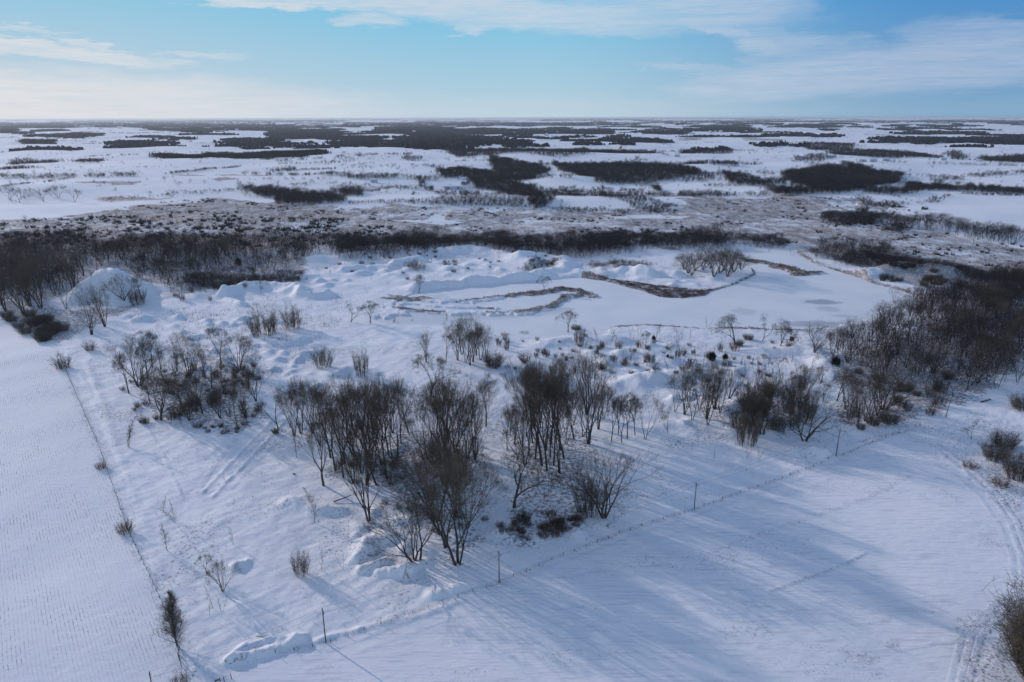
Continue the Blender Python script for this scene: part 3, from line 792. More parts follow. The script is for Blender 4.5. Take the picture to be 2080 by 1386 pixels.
def fork_tree(seed, H=16., stems=1, ang=18, lev=7, trunk=.25, ratio=.80, up=.12, wob=.06, lean=.05, sp=.25, r0=.2, tw=.009, twl=.8, kk=.35, side=2, lod=False):
    """a bare tree whose limbs part again and again into a haze of twigs: (trunk MB, crown MB)"""
    rd = random.Random(seed); tr = MB(); cr = MB(); G = Vector
    tot = sum(ratio ** i for i in range(lev)); L1 = H * (1 - trunk) / tot * 1.06
    def turn(d, a, z):
        x = d.cross(G((.13, .97, .2))).normalized(); y = d.cross(x).normalized()
        return (d * math.cos(a) + (x * math.cos(z) + y * math.sin(z)) * math.sin(a)).normalized()
    def rec(p, d, L, r, n):
        segs = 1 if lod and n > 0 else 3 if n < 3 else 2; pts = [p]; dd = d
        for i in range(segs):
            dd = (dd + G((rd.gauss(0, wob), rd.gauss(0, wob), rd.gauss(0, wob) + up * .5))).normalized(); pts.append(pts[-1] + dd * L / segs)
        mb = tr if n <= 1 else cr; re = r * .80
        if lod and n > 1: cr.sliver(pts[0], pts[-1] + dd * L * .3, max(r * 2.2, .045))
        else: mb.tube(pts, [r + (re - r) * i / segs for i in range(segs + 1)], 3 if lod else 6 if n < 2 else 4 if n < 4 else 3, n < 1)
        if n >= 2:
            for k in range((side + (2 if n < 4 else 0)) if not lod else 1):
                q = pts[0].lerp(pts[-1], rd.random()); t = turn(dd, R(rd.uniform(25, 60)), rd.uniform(0, 6.28)); e = q + t * twl * rd.uniform(.4, 1.1)
                if lod: cr.sliver(q, e, tw); continue
                cr.twig(q, e, tw)
                m = q.lerp(e, .45); cr.twig(m, m + turn(t, R(32), rd.uniform(0, 6.28)) * twl * .5, tw * .8)
        if n < lev:
            k = 3 if rd.random() < kk else 2; z0 = rd.uniform(0, 6.28); f = k ** -.40
            for i in range(k):
                a = R(ang) * rd.uniform(.55, 1.45) * (.45 if i == 0 else 1.25)
                rec(pts[-1], turn(dd, a, z0 + 6.283 * i / k + rd.uniform(-.5, .5)), L * ratio * rd.uniform(.78, 1.12) if n else L1 * rd.uniform(.8, 1.1), max(re * f * (1.12 if i == 0 else .88), .009), n + 1)
        else:
            for i in range(2 if lod else 4):
                t = turn(dd, R(rd.uniform(8, 40)), rd.uniform(0, 6.28)); e = pts[-1] + t * twl * rd.uniform(.6, 1.2)
                if lod: cr.sliver(pts[-1], e, tw); continue
                cr.twig(pts[-1], e, tw); m = pts[-1].lerp(e, .4); cr.twig(m, m + turn(t, R(30), rd.uniform(0, 6.28)) * twl * .55, tw * .8)
    for s in range(stems):
        az_ = 6.283 * (s + rd.uniform(-.3, .3)) / stems; ln = lean * rd.gauss(0, 1) + (sp * rd.uniform(.5, 1.2) if stems > 1 else 0)
        rec(G((math.cos(az_) * .22 * (stems > 1), math.sin(az_) * .22 * (stems > 1), -.5)), G((math.sin(ln) * math.cos(az_), math.sin(ln) * math.sin(az_), math.cos(ln))), H * trunk * rd.uniform(.8, 1.15), r0 * (1 if stems == 1 else .8 * rd.uniform(.75, 1.1)), 0)
    zs = sorted(v[2] for v in cr.v); k = H / zs[int(len(zs) * .995)]
    for mb in (tr, cr): mb.v = [(x * k, y * k, z * k) for x, y, z in mb.v]
    return tr, cr


def grow_shrub(seed, H=3., W_=2.6, n=60, tw=.015, cane=5):
    rd = random.Random(seed); st = MB(); cr = MB()
    for i in range(n):
        a = rd.uniform(0, 6.28); ro = W_ * .35 * math.sqrt(rd.random()); ln = rd.uniform(.05, .75)
        L = H * rd.uniform(.55, 1.0)
        p = Vector((math.cos(a) * ro, math.sin(a) * ro, -.2)); d = Vector((math.cos(a) * math.sin(ln), math.sin(a) * math.sin(ln), math.cos(ln)))
        pts = [p]
        for k in range(4):
            d = (d + Vector((rd.gauss(0, .13), rd.gauss(0, .13), .05))).normalized(); pts.append(pts[-1] + d * L / 4)
        st.tube(pts, [.035, .028, .02, .014, .008], 3, False)
        for k in range(cane):
            t = rd.uniform(.25, 1) * 3.99; j = int(t); q = pts[j].lerp(pts[j + 1], t - j)
            e = Vector((rd.gauss(0, .6), rd.gauss(0, .6), rd.uniform(.1, .9))).normalized() * H * rd.uniform(.15, .32)
            cr.twig(q, q + e, tw)
            for _ in range(2):
                m = q + e * rd.uniform(.2, .8)
                cr.twig(m, m + Vector((rd.gauss(0, .6), rd.gauss(0, .6), rd.uniform(.0, .8))) * H * .14, tw * .8)
    return st, cr


def grow_thicket(seed, H=6., W_=3., n=22):
    """a tight clump of slim upright poles"""
    rd = random.Random(seed); st = MB(); cr = MB()
    for i in range(n):
        a = rd.uniform(0, 6.28); ro = W_ * .5 * math.sqrt(rd.random()); L = H * rd.uniform(.45, 1.0) * (1.15 - .45 * ro / W_)
        d = Vector((math.cos(a) * .22 * ro / W_ * 2 + rd.gauss(0, .07), math.sin(a) * .22 * ro / W_ * 2 + rd.gauss(0, .07), 1)).normalized(); pts = [Vector((math.cos(a) * ro, math.sin(a) * ro, -.3))]
        for k in range(6):
            d = (d + Vector((rd.gauss(0, .07), rd.gauss(0, .07), .02))).normalized(); pts.append(pts[-1] + d * L / 6)
        st.tube(pts, [.04, .034, .028, .022, .016, .011, .007], 3)
        for k in range(22):
            t = rd.uniform(.22, 1) * 5.99; j = int(t); q = pts[j].lerp(pts[j + 1], t - j)
            b = rd.uniform(0, 6.28); e = Vector((math.cos(b) * .6, math.sin(b) * .6, 1)) * rd.uniform(.4, 1.1) * H / 6
            cr.twig(q, q + e, .013)
            for _ in range(2):
                m = q + e * rd.uniform(.3, .8); cr.twig(m, m + Vector((rd.gauss(0, .4), rd.gauss(0, .4), rd.uniform(.2, .7))) * H / 6, .010)
    return st, cr


def grow_cedar(seed, H=4., W_=3.2, n=900):
    rd = random.Random(seed); st = MB(); cr = MB()
    st.tube([(0, 0, -.3), (.03, .02, H * .5), (0, 0, H * .9)], [.1, .06, .015], 5)
    lobes = [(rd.uniform(0, 6.28), rd.uniform(.1, .75), rd.uniform(.5, 1.1)) for _ in range(9)]
    for i in range(n):
        la, lz, lr = rd.choice(lobes); z = H * min(.97, max(.05, lz + rd.gauss(0, .14))); rr = W_ * .5 * (1 - (z / H) ** 2) * lr + .06
        a = la + rd.gauss(0, .8); r1 = rr * rd.uniform(.2, .8); p = Vector((math.cos(a) * r1, math.sin(a) * r1, z))
        e = Vector((math.cos(a + rd.gauss(0, .4)) * rr * .5, math.sin(a + rd.gauss(0, .4)) * rr * .5, rd.uniform(.0, .4)))
        cr.twig(p, p + e + Vector((0, 0, .1)), rd.uniform(.04, .08))
    return st, cr


PROTO = {}
def proto(kind, H, gen, tmat='bark', cmat='twig'):
    for k, (tr, cr) in enumerate(gen):
        PROTO.setdefault(kind, []).append((tr.mesh('trunk', True), cr.mesh('crown'), H, M[tmat], M[cmat]))
        for me, mm in ((PROTO[kind][-1][0], M[tmat]), (PROTO[kind][-1][1], M[cmat])): me.materials.append(mm)


proto('tall', 20, [fork_tree(11 + i, 20, (1, 1, 2, 1, 2, 3)[i], 15, (7, 7, 6, 7, 6, 6)[i], (.28, .22, .20, .30, .24, .18)[i], .84, .13, .07, .05, .14, .32, .0085, .95, side=1) for i in range(6)])
proto('vase', 15, [fork_tree(31 + i, 15, 2 + i, 19, (7, 6, 6, 5)[i], (.16, .2, .18, .22)[i], .82, .10, .07, .05, .28, .29, .009, .9, side=1) for i in range(4)])
proto('fan', 13, [fork_tree(51 + i, 13, 4 + i, 21, (6, 6, 5)[i], .18, .83, .03, .08, .05, .42, .27, .009, .9) for i in range(3)])
proto('oval', 12, [fork_tree(71 + i, 12, 1, 25, 7, (.22, .16, .26)[i], .80, .12, .08, .05, 0, .25, .010, .75) for i in range(3)])
proto('oak', 12, [fork_tree(91 + i, 12, 1 + i, 31, (7, 7, 6)[i], .14, .82, .04, .11, .05, .4, .32, .0105, .8) for i in range(3)])
proto('far', 12, [fork_tree(400 + i, 12, (1, 2, 1, 3)[i], (24, 22, 28, 22)[i], 5, .2, .82, .10, .08, .05, .3, .20, .050, 1.1, lod=True) for i in range(4)])
proto('young', 9, [grow(111 + i, 9, stems=1 + i % 2, lean=.08, fan=.15, clear=.12, n1=24, a1=40, l1=.26, n2=6, n3=4, up=.3, wob=.08, r0=.09, tw=.009, twl=.55, dome=0) for i in range(3)])
proto('column', 18, [grow(131 + i, 18, stems=1, lean=.01, fan=.03, clear=.05, n1=90, a1=38, l1=.24, n2=9, n3=7, up=.4, wob=.022, r0=.17, tw=.010, twl=.9, dome=0) for i in range(1)])
proto('sapling', 6, [grow(151 + i, 6, stems=1 + i, lean=.08, fan=.12, clear=.2, n1=14, a1=38, l1=.24, n2=4, n3=3, up=.3, r0=.045, tw=.008, twl=.45, dome=0) for i in range(3)])
proto('thicket', 6, [grow_thicket(170 + i, 6, 3.4, 40) for i in range(3)])
proto('shrub', 3, [grow_shrub(180 + i, 3, 3.0, 62) for i in range(3)])
proto('redshrub', 2.2, [grow_shrub(190 + i, 2.2, 2.6, 50) for i in range(2)], 'redtwig', 'redtwig')
proto('bigbush', 12, [grow_shrub(205, 12, 8, 700, .030, 9)])
proto('dense', 5, [grow_shrub(195 + i, 5, 6.5, 170, .017, 7) for i in range(2)])
proto('cedar', 4, [grow_cedar(200 + i) for i in range(2)], 'bark', 'conifer')
PART = {'bigbush': ('stem', 'crown'), 'shrub': ('stem', 'crown'), 'redshrub': ('stem', 'crown'), 'dense': ('stem', 'crown'), 'thicket': ('stem', 'crown')}
NAME = dict(far='bare_tree', bigbush='shrub', tall='cottonwood_tree', vase='bare_tree', fan='willow_tree', oval='bare_tree', oak='bare_tree', young='young_tree', column='poplar_tree', sapling='sapling',
            thicket='thicket', shrub='shrub', redshrub='shrub', dense='shrub', cedar='cedar_tree')
CAT = dict(far='tree', bigbush='shrub', tall='tree', vase='tree', fan='tree', oval='tree', oak='tree', young='tree', column='tree', sapling='sapling', thicket='thicket', shrub='shrub', redshrub='shrub', dense='shrub', cedar='conifer')
RT = random.Random(99)
COUNT = {}


def plant(kind, q, H, label, group=None, wf=1.0, var=None, rz=None, tilt=None):
    ps = PROTO[kind]; tm, cm, H0, _, _ = ps[RT.randrange(len(ps)) if var is None else var % len(ps)]
    o = empty(NAME[kind], q, RT.uniform(0, 6.28) if rz is None else rz)
    s = H / H0; o.scale = (s * wf, s * wf, s)
    if tilt: o.rotation_mode = 'XYZ'; o.rotation_euler = (0, tilt, 0) if rz is None else (0, tilt, rz)
    tag(o, label, CAT[kind], group)
    a, b = PART.get(kind, ('trunk', 'crown'))
    link(a, tm, None, o); link(b, cm, None, o)
    COUNT[CAT[kind]] = COUNT.get(CAT[kind], 0) + 1
    return o


def scatter(zone, n, mind, seed, wq=True):
    """n points in a photo-pixel zone, spread on the ground"""
    pl = W2(zone); rd = random.Random(seed); lo, hi = pl.min(0), pl.max(0); out = []; tries = 0
    while len(out) < n and tries < n * 60:
        tries += 1
        x, y = rd.uniform(lo[0], hi[0]), rd.uniform(lo[1], hi[1])
        if not inside(np.array([x]), np.array([y]), pl)[0]: continue
        if any((x - a) ** 2 + (y - b) ** 2 < mind * mind for a, b in out): continue
        out.append((x, y))
    return [Vector((x, y, zat(x, y))) for x, y in out]

# ==== OBJECTS ====
# ---- trees that stand alone: kind, base px, tip row, label, width factor, variant
LONE = [
    ('column', 360, 1312, 1178, 'tall columnar poplar beside the left field fence, nearest whole tree', 1.5, 0),
    ('fan', 453, 1201, 1130, 'forked bare tree with two long stems by the small snow mound', .55, 1),
    ('oval', 421, 1166, 1128, 'small round bare tree just behind the forked tree', .95, 0),
    ('young', 341, 1119, 1062, 'young bare tree with upright twigs halfway along the left fence', 1.25, 0),
    ('young', 356, 1063, 1012, 'thin reddish young tree leaning over its shadow beside the left lane', .9, 1),
    ('young', 333, 1041, 1004, 'small top-heavy young tree left of the thin reddish one', .9, 2),
    ('young', 261, 909, 848, 'lone young tree with open twigs at the bend of the left lane', 1.4, 1),
    ('young', 640, 1062, 990, 'leaning young tree beside the wavy snow bank', 1.1, 2),
    ('young', 602, 929, 850, 'thin young tree just left of the large cottonwood clump', .7, 0),
    ('oval', 565, 870, 782, 'open bare tree with dark brush at its foot beside the snow track', .8, 1),
    ('fan', 838, 1139, 1020, 'wide bare tree arching to the left at the front corner of the trees', 1.15, 0),
    ('tall', 853, 1137, 990, 'slim bare tree right beside the arching front tree', 1.0, 0),
    ('vase', 930, 1147, 915, 'largest front tree, many stems fanning up beside the field', .85, 1),
    ('tall', 906, 1112, 940, 'single-stem tree tucked behind the largest front tree', 1.2, 2),
    ('vase', 749, 1058, 885, 'many-stemmed vase tree at the front of the left clump', .7, 2),
    ('tall', 657, 986, 830, 'dark leaning trunk at the lower left edge of the left clump', .9, 1),
    ('oval', 987, 867, 760, 'slender rounded tree standing alone between the two large clumps', .62, 2),
    ('oval', 875, 806, 716, 'broad oval tree crown above the left clump', .95, 0),
    ('vase', 866, 736, 668, 'upright bare tree behind the broad oval tree', .62, 2),
    ('oval', 906, 734, 655, 'slim open tree left of the dense pond-side clump', .62, 1),
    ('oak', 1043, 1031, 890, 'open bare tree below the centre clump with low spreading limbs', .85, 0),
    ('fan', 1226, 1051, 905, 'round fan-shaped willow at the field edge right of the brush patch', .92, 1),
    ('vase', 1311, 892, 800, 'double-stemmed bare tree on the open snow right of the centre clump', .75, 0),
    ('oak', 1548, 882, 800, 'low broad bare tree beside the tall brush thicket', 1.1, 1),
    ('oak', 1635, 896, 790, 'wide dark tree nearest the tallest utility pole', .95, 2),
    ('oak', 1493, 699, 640, 'largest bare tree on the near shore of the lake', 1.15, 0),
    ('oval', 1549, 692, 638, 'oval bare tree second along the near shore', .9, 1),
    ('oak', 1586, 703, 650, 'bare tree leaning apart just left of the hunting blind', .8, 1),
    ('oak', 1655, 716, 655, 'spreading bare tree right of the hunting blind', 1.05, 2),
    ('oval', 1693, 738, 668, 'open tree with a dark cedar at its foot', .8, 0),
    ('oval', 1154, 679, 631, 'lone bare tree on the lake shore in the middle', 1.1, 0),
    ('oval', 713, 655, 611, 'left one of two small round trees at the left end of the lake', 1.2, 1),
    ('oval', 752, 657, 613, 'right one of two small round trees at the left end of the lake', 1.2, 2),
    ('oval', 850, 590, 557, 'small bare tree at the root of the reedy spit', .95, 0),
    ('oval', 1105, 591, 561, 'single small tree on the tip of the reedy spit', 1.05, 2),
    ('young', 908, 656, 633, 'tiny bare tree behind the lake-side clump', 1.2, 0),
    ('young', 799, 658, 643, 'very small tree on the left lake bank', 2.2, 1),
    ('young', 835, 655, 645, 'smallest twiggy tree on the left lake bank', 2.2, 2),
    ('oval', 1973, 894, 855, 'pale twiggy bare tree alone on the right snowfield', .85, 1),
    ('fan', 1795, 832, 748, 'arching willow at the right end of the open field-edge trees', 1.25, 2),
    ('vase', 1757, 856, 750, 'many-stemmed tree with dark brush at its foot beside the arching willow', .8, 0),
    ('vase', 1718, 832, 752, 'open forking tree third from the arching willow', .85, 1),
    ('oak', 1700, 815, 748, 'small twiggy tree left of the open forking tree', .7, 0),
    ('vase', 1452, 830, 732, 'vase-shaped tree crowning the right-hand clump', 1.0, 2),
    ('vase', 1482, 810, 745, 'tree arching right out of the right-hand clump', .9, 3),
    ('fan', 283, 785, 682, 'big arching willow at the left edge of the left hillside clump', .95, 0),
    ('oval', 310, 748, 672, 'pale-barked open tree behind the big arching willow', .75, 0),
    ('vase', 383, 762, 672, 'dense many-stemmed tree in the middle of the left hillside clump', .8, 1),
    ('fan', 487, 752, 668, 'vase willow at the right of the left hillside clump', .75, 1),
    ('oval', 450, 738, 660, 'narrow dark tree left of the vase willow', .7, 2),
    ('oak', 328, 853, 745, 'round dark tree at the lower edge of the left hillside clump', .85, 1),
    ('tall', 417, 768, 700, 'thin forked tree between the dense tree and the narrow dark tree', .9, 3),
    ('vase', 360, 755, 685, 'tree with leaning bare poles left of the dense many-stemmed tree', .55, 2),
    ('oval', 484, 872, 765, 'tree at the lower right tip of the left hillside clump', .55, 1),
    ('oval', 468, 850, 770, 'slender tree beside the lower right tip of the hillside clump', .5, 2),
    ('vase', 186, 680, 585, 'many-stemmed tree below the gravel pile', .75, 2),
    ('vase', 213, 664, 572, 'dark tree right of the many-stemmed tree below the gravel pile', .6, 3),
    ('oak', 251, 608, 552, 'pale spreading tree against the foot of the gravel pile', 1.0, 2),
    ('tall', 289, 608, 560, 'slim dark tree at the right foot of the gravel pile', 1.2, 1),
    ('bigbush', 2132, 1400, 1222, 'tree-high dense bush cut by the right edge beside the curved track', .8, 0),
]
for kind, px, py, top, lab, wf, var in LONE:
    q = P(px, py); plant(kind, q, max(tall(q, top), 1.5), lab, None, wf, var)

# ---- clumps: (kind, base px, tip row) lists that share a label
CL = [
    ('bare cottonwood in the large left clump above the front vase tree', 'cottonwoods of the left clump', 'tall', .85,
     [(672, 930, 770), (700, 942, 765), (716, 925, 770), (735, 962, 790), (750, 930, 770), (766, 915, 765), (785, 972, 785), (800, 950, 775), (815, 902, 775), (790, 920, 770), (718, 982, 815),
      (765, 985, 800), (742, 905, 765), (690, 902, 770), (830, 880, 765), (650, 905, 775), (706, 900, 765), (775, 945, 780), (636, 880, 770), (757, 960, 785), (728, 940, 770), (808, 930, 780),
      (662, 890, 770), (682, 955, 790), (722, 890, 765), (780, 895, 765), (798, 880, 765), (760, 880, 765), (745, 985, 815), (698, 970, 810)]),
    ('bare cottonwood in the middle clump right of the wooded gap', 'cottonwoods of the middle clump', 'tall', .95,
     [(905, 952, 765), (920, 962, 770), (950, 932, 760), (895, 932, 790), (936, 985, 800), (960, 902, 780), (880, 906, 765), (925, 920, 755), (870, 960, 800), (900, 985, 820), (945, 960, 775), (965, 935, 780),
      (912, 900, 760), (890, 870, 765), (868, 930, 790)]),
    ('tall bare tree behind the largest front tree', 'trees behind the largest front tree', 'vase', .9,
     [(885, 1058, 890), (872, 1030, 870), (925, 1052, 885), (950, 1070, 895), (895, 1085, 905), (930, 1015, 860)]),
    ('tall straight cottonwood in the centre clump', 'cottonwoods of the centre clump', 'tall', .8,
     [(1045, 902, 800), (1060, 906, 780), (1075, 926, 775), (1088, 932, 735), (1101, 946, 715), (1111, 956, 730), (1125, 946, 745), (1136, 962, 765), (1146, 932, 755), (1120, 902, 715), (1150, 902, 770),
      (1095, 906, 715), (1070, 886, 770), (1166, 892, 765), (1036, 885, 810), (1052, 935, 805), (1132, 885, 720), (1108, 915, 715), (1082, 900, 740), (1140, 915, 745), (1118, 930, 730), (1030, 915, 820),
      (1066, 945, 800), (1098, 870, 705), (1126, 865, 700)]),
    ('bare tree at the right shoulder of the centre clump', 'trees right of the centre clump', 'vase', .75,
     [(1184, 886, 755), (1196, 902, 760), (1216, 872, 770), (1226, 850, 775), (1192, 842, 715), (1165, 830, 700), (1205, 820, 710)]),
    ('slim bare tree between the centre clump and the double-stemmed tree', 'slim trees on the snow slope', 'oval', .55,
     [(1256, 882, 790), (1242, 896, 800), (1274, 892, 795), (1356, 880, 815), (1290, 885, 800), (1263, 900, 810)]),
    ('bare tree in the right-hand clump on the rise', 'trees of the right-hand clump', 'vase', .72,
     [(1371, 836, 745), (1390, 842, 740), (1406, 852, 752), (1436, 852, 742), (1462, 838, 750), (1420, 832, 735), (1437, 862, 765)]),
    ('dark bare tree in the dense clump on the near lake bank', 'trees of the lake-side clump', 'vase', .7,
     [(930, 732, 645), (946, 736, 640), (961, 735, 642), (976, 731, 650), (988, 736, 665), (938, 720, 640), (968, 722, 645), (955, 742, 655)]),
    ('open bare tree in the row right of the tall brush thicket', 'open trees before the field corner', 'vase', .8,
     [(1592, 835, 740), (1608, 842, 738), (1622, 830, 735), (1530, 862, 770), (1510, 840, 770), (1575, 848, 760), (1640, 850, 770)]),
    ('bare stem with dark brush at its foot right of the forking tree', 'stems around the arching willow', 'tall', 1.0,
     [(1728, 838, 760), (1741, 848, 765), (1768, 852, 760), (1780, 845, 765)]),
    ('bare tree standing on the snowy island knoll', 'trees on the island knoll', 'fan', .9,
     [(1398, 555, 505), (1412, 550, 502), (1428, 548, 500), (1445, 545, 498), (1462, 556, 502), (1478, 562, 500), (1490, 552, 503), (1505, 548, 505), (1390, 548, 508), (1405, 560, 512), (1450, 562, 510), (1470, 548, 500)]),
    ('bare tree of the small group left of the large left clump', 'small group left of the large clump', 'vase', .6,
     [(598, 884, 770), (612, 880, 762), (622, 872, 775), (590, 868, 790)]),
    ('upright bare tree in the left hillside clump', 'upright trees of the left hillside clump', 'tall', 1.15,
     [(262, 800, 705), (300, 770, 680), (335, 775, 690), (345, 800, 715), (398, 790, 700), (430, 790, 705), (455, 800, 715), (505, 790, 710), (520, 815, 735), (370, 825, 740), (412, 840, 755), (448, 850, 770), (500, 850, 765), (305, 820, 740), (385, 855, 775)]),
    ('tree at the lower edge of the left wood', 'trees at the edge of the left wood', 'vase', .85,
     [(12, 632, 530), (62, 622, 520), (84, 626, 515), (40, 600, 505), (112, 600, 500), (135, 628, 540), (100, 575, 490), (70, 560, 470), (30, 560, 480), (150, 590, 505), (8, 590, 490), (170, 560, 490), (128, 552, 478), (50, 640, 540)])]
ORD = 'leftmost second third fourth fifth sixth seventh eighth ninth tenth eleventh twelfth thirteenth fourteenth fifteenth'.split()
for lab0, grp, kind, wf, pts in CL:
    n_ = len(pts); pts = sorted(pts)
    for i_, (px, py, top) in enumerate(pts):
        lab = lab0 if n_ > 15 else 'leftmost ' + lab0 if not i_ else ORD[i_] + ' from left, ' + lab0
        q = P(px, py); kd = kind if kind != 'tall' or n_ < 8 else RT.choice(('tall', 'tall', 'tall', 'vase', 'oval')); plant(kd, q, tall(q, top) * RT.uniform(.82, 1.05), lab, grp, wf * {'vase': .62, 'oval': .6}.get(kd, 1) if kd != kind else wf, None, None, RT.gauss(0, .07))

# ---- woods whose front trees are individuals
for lab, grp, zone, n, md, H, kinds in (
        ('bare tree in the front of the big wood on the right', 'trees in the front of the right wood',
         [(1700, 700), (1760, 660), (1850, 630), (1960, 625), (2080, 615), (2100, 740), (2010, 790), (1930, 800), (1850, 790), (1760, 770), (1710, 745)], 66, 6, 15, ('vase', 'tall', 'oak', 'fan')),
        ('bare tree in the wood behind the gravel pile', 'trees of the left wood',
         [(0, 520), (200, 515), (420, 512), (600, 515), (700, 512), (690, 530), (560, 540), (420, 590), (310, 600), (270, 560), (170, 560), (100, 600), (0, 620)], 44, 8, 15, ('vase', 'tall', 'oak'))):
    for q in scatter(zone, n, md, len(lab)):
        if math.hypot(q.x - MOUND[0], q.y - MOUND[1] + 12) < 42: continue
        plant(RT.choice(kinds), q, H * RT.uniform(.75, 1.12), lab, grp, 1.0)
print('trees', COUNT, round(time.time() - _t0, 1))

for lab, grp, zone, n, md, lo, hi in (
        ('small bare tree on the open ground between the lake and the clumps', 'small trees between lake and clumps', [(1190, 690), (1330, 680), (1480, 720), (1470, 770), (1330, 780), (1180, 760)], 12, 7, 6, 9),
        ('small bare tree on the rise before the right wood', 'small trees before the right wood', [(1500, 730), (1640, 740), (1720, 790), (1660, 840), (1520, 800)], 12, 6, 7, 11)):
    for q in scatter(zone, n, md, n): plant(RT.choice(('oval', 'vase', 'young')), q, RT.uniform(lo, hi), lab, grp, RT.uniform(.7, 1))
# ---- saplings, thickets, shrubs, cedars
for px, py, top, lab in ((425, 1252, 1218, 'thin sapling below the forked tree, left one'), (450, 1242, 1205, 'reddish sapling right below the forked tree'), (434, 1236, 1188, 'bent bare sapling with a dark tip under the forked tree'),
                         (473, 1107, 1066, 'thin sapling left of the small snow mound'), (475, 1031, 1008, 'tiny sapling at the end of the snow track'), (653, 1159, 1110, 'middle one of three saplings before the snow banks'),
                         (698, 1156, 1120, 'right one of three saplings before the snow banks'), (456, 980, 965, 'twig-like sapling on the snow track'), (1540, 936, 905, 'short sapling on the bare slope near the fence'),
                         (1516, 932, 905, 'sapling left of the short slope sapling'), (1451, 930, 905, 'tiny sapling low on the bare slope'), (1437, 668, 640, 'thin sapling on the lake shore left of the largest shore tree')):
    q = P(px, py); plant('sapling', q, max(tall(q, top), 1.2), lab, None, 1.0)
for lab, grp, zone, n, lo, hi in (
        ('slender sapling among the trees below the centre clump', 'saplings below the centre clump', [(1060, 960), (1200, 960), (1200, 1020), (1060, 1030)], 16, 5, 8),
        ('bare sapling on the hummocky shore ground', 'saplings on the shore ground', [(1190, 700), (1330, 670), (1460, 680), (1540, 700), (1500, 760), (1230, 760)], 80, 3, 7.5),
        ('bare sapling on the rise behind the right-hand clump', 'saplings behind the right-hand clump', [(1480, 740), (1660, 740), (1680, 840), (1500, 850)], 40, 4, 9),
        ('young sapling in the left hillside clump', 'saplings of the left hillside clump', [(260, 770), (520, 740), (530, 860), (470, 880), (310, 860)], 40, 4, 8),
        ('sapling on the hummocks behind the left hillside clump', 'saplings on the left hummocks', [(250, 640), (600, 620), (700, 640), (640, 730), (540, 720), (300, 690)], 76, 2, 5),
        ('sapling on the snowy hills behind the lake', 'saplings on the hills behind the lake', [(560, 560), (700, 540), (800, 520), (1120, 530), (1100, 550), (700, 600)], 56, 2.5, 5.5)):
    for q in scatter(zone, n, 1.5, n): plant('sapling', q, RT.uniform(lo, hi), lab, grp, RT.uniform(.9, 1.4))
for px, py, top, lab, wf in ((535, 679, 615, 'widest upright thicket on the open snow', 1.35), (593, 667, 617, 'narrower thicket right of the widest one', 1.1), (610, 1168, 1115, 'left one of three, a bushy thicket before the snow banks', .8),
                             (1515, 900, 815, 'front thicket of tall poles at the foot of the bare slope', .8), (1540, 840, 745, 'tall thicket behind the right-hand clump', .8), (1200, 1040, 930, 'thicket beside the round fan-shaped willow', .75),
                             (1176, 700, 660, 'twiggy thicket near the lake shore', .8), (655, 745, 700, 'brushy thicket above the snow hump', 1.3), (735, 760, 705, 'thin thicket at the right of the snow hump', .8), (1735, 860, 800, 'thicket under the forking trees', .7),
                             (280, 620, 575, 'thicket at the right foot of the gravel pile', 1.0)):
    q = P(px, py); plant('thicket', q, tall(q, top), lab, None, wf)
for lab, grp, zone, n, lo, hi in (
        ('thicket of tall bare poles on the rise right of the right-hand clump', 'thickets on the right rise', [(1490, 800), (1640, 790), (1650, 870), (1500, 880)], 20, 6, 10),
        ('bare thicket among the trees of the left hillside clump', 'thickets of the left hillside clump', [(270, 780), (400, 750), (530, 745), (530, 850), (470, 870), (330, 850)], 26, 3.5, 7),
        ('bare thicket at the near edge of the right wood', 'thickets at the edge of the right wood', [(1820, 790), (1930, 790), (1920, 850), (1800, 850)], 12, 4, 8),
        ('thicket under the cottonwoods of the left clump', 'thickets under the left clump', [(600, 860), (850, 860), (960, 960), (940, 1060), (820, 1000), (680, 960)], 22, 2.5, 5),
        ('low thicket on the open ground right of the lake-side clump', 'thickets right of the lake-side clump', [(1000, 690), (1240, 690), (1240, 760), (1040, 770)], 22, 2.5, 5.5),
        ('thicket among the hummocks behind the right-hand clump', 'thickets behind the right-hand clump', [(1200, 700), (1500, 700), (1480, 770), (1230, 770)], 24, 2.5, 6),
        ('thicket along the snowy ridge behind the gravel pile', 'thickets on the left ridge', [(330, 590), (640, 560), (620, 585), (420, 615), (330, 610)], 22, 3, 6)):
    for q in scatter(zone, n, 1.8, n + 3): plant('thicket', q, RT.uniform(lo, hi), lab, grp, RT.uniform(.8, 1.2))
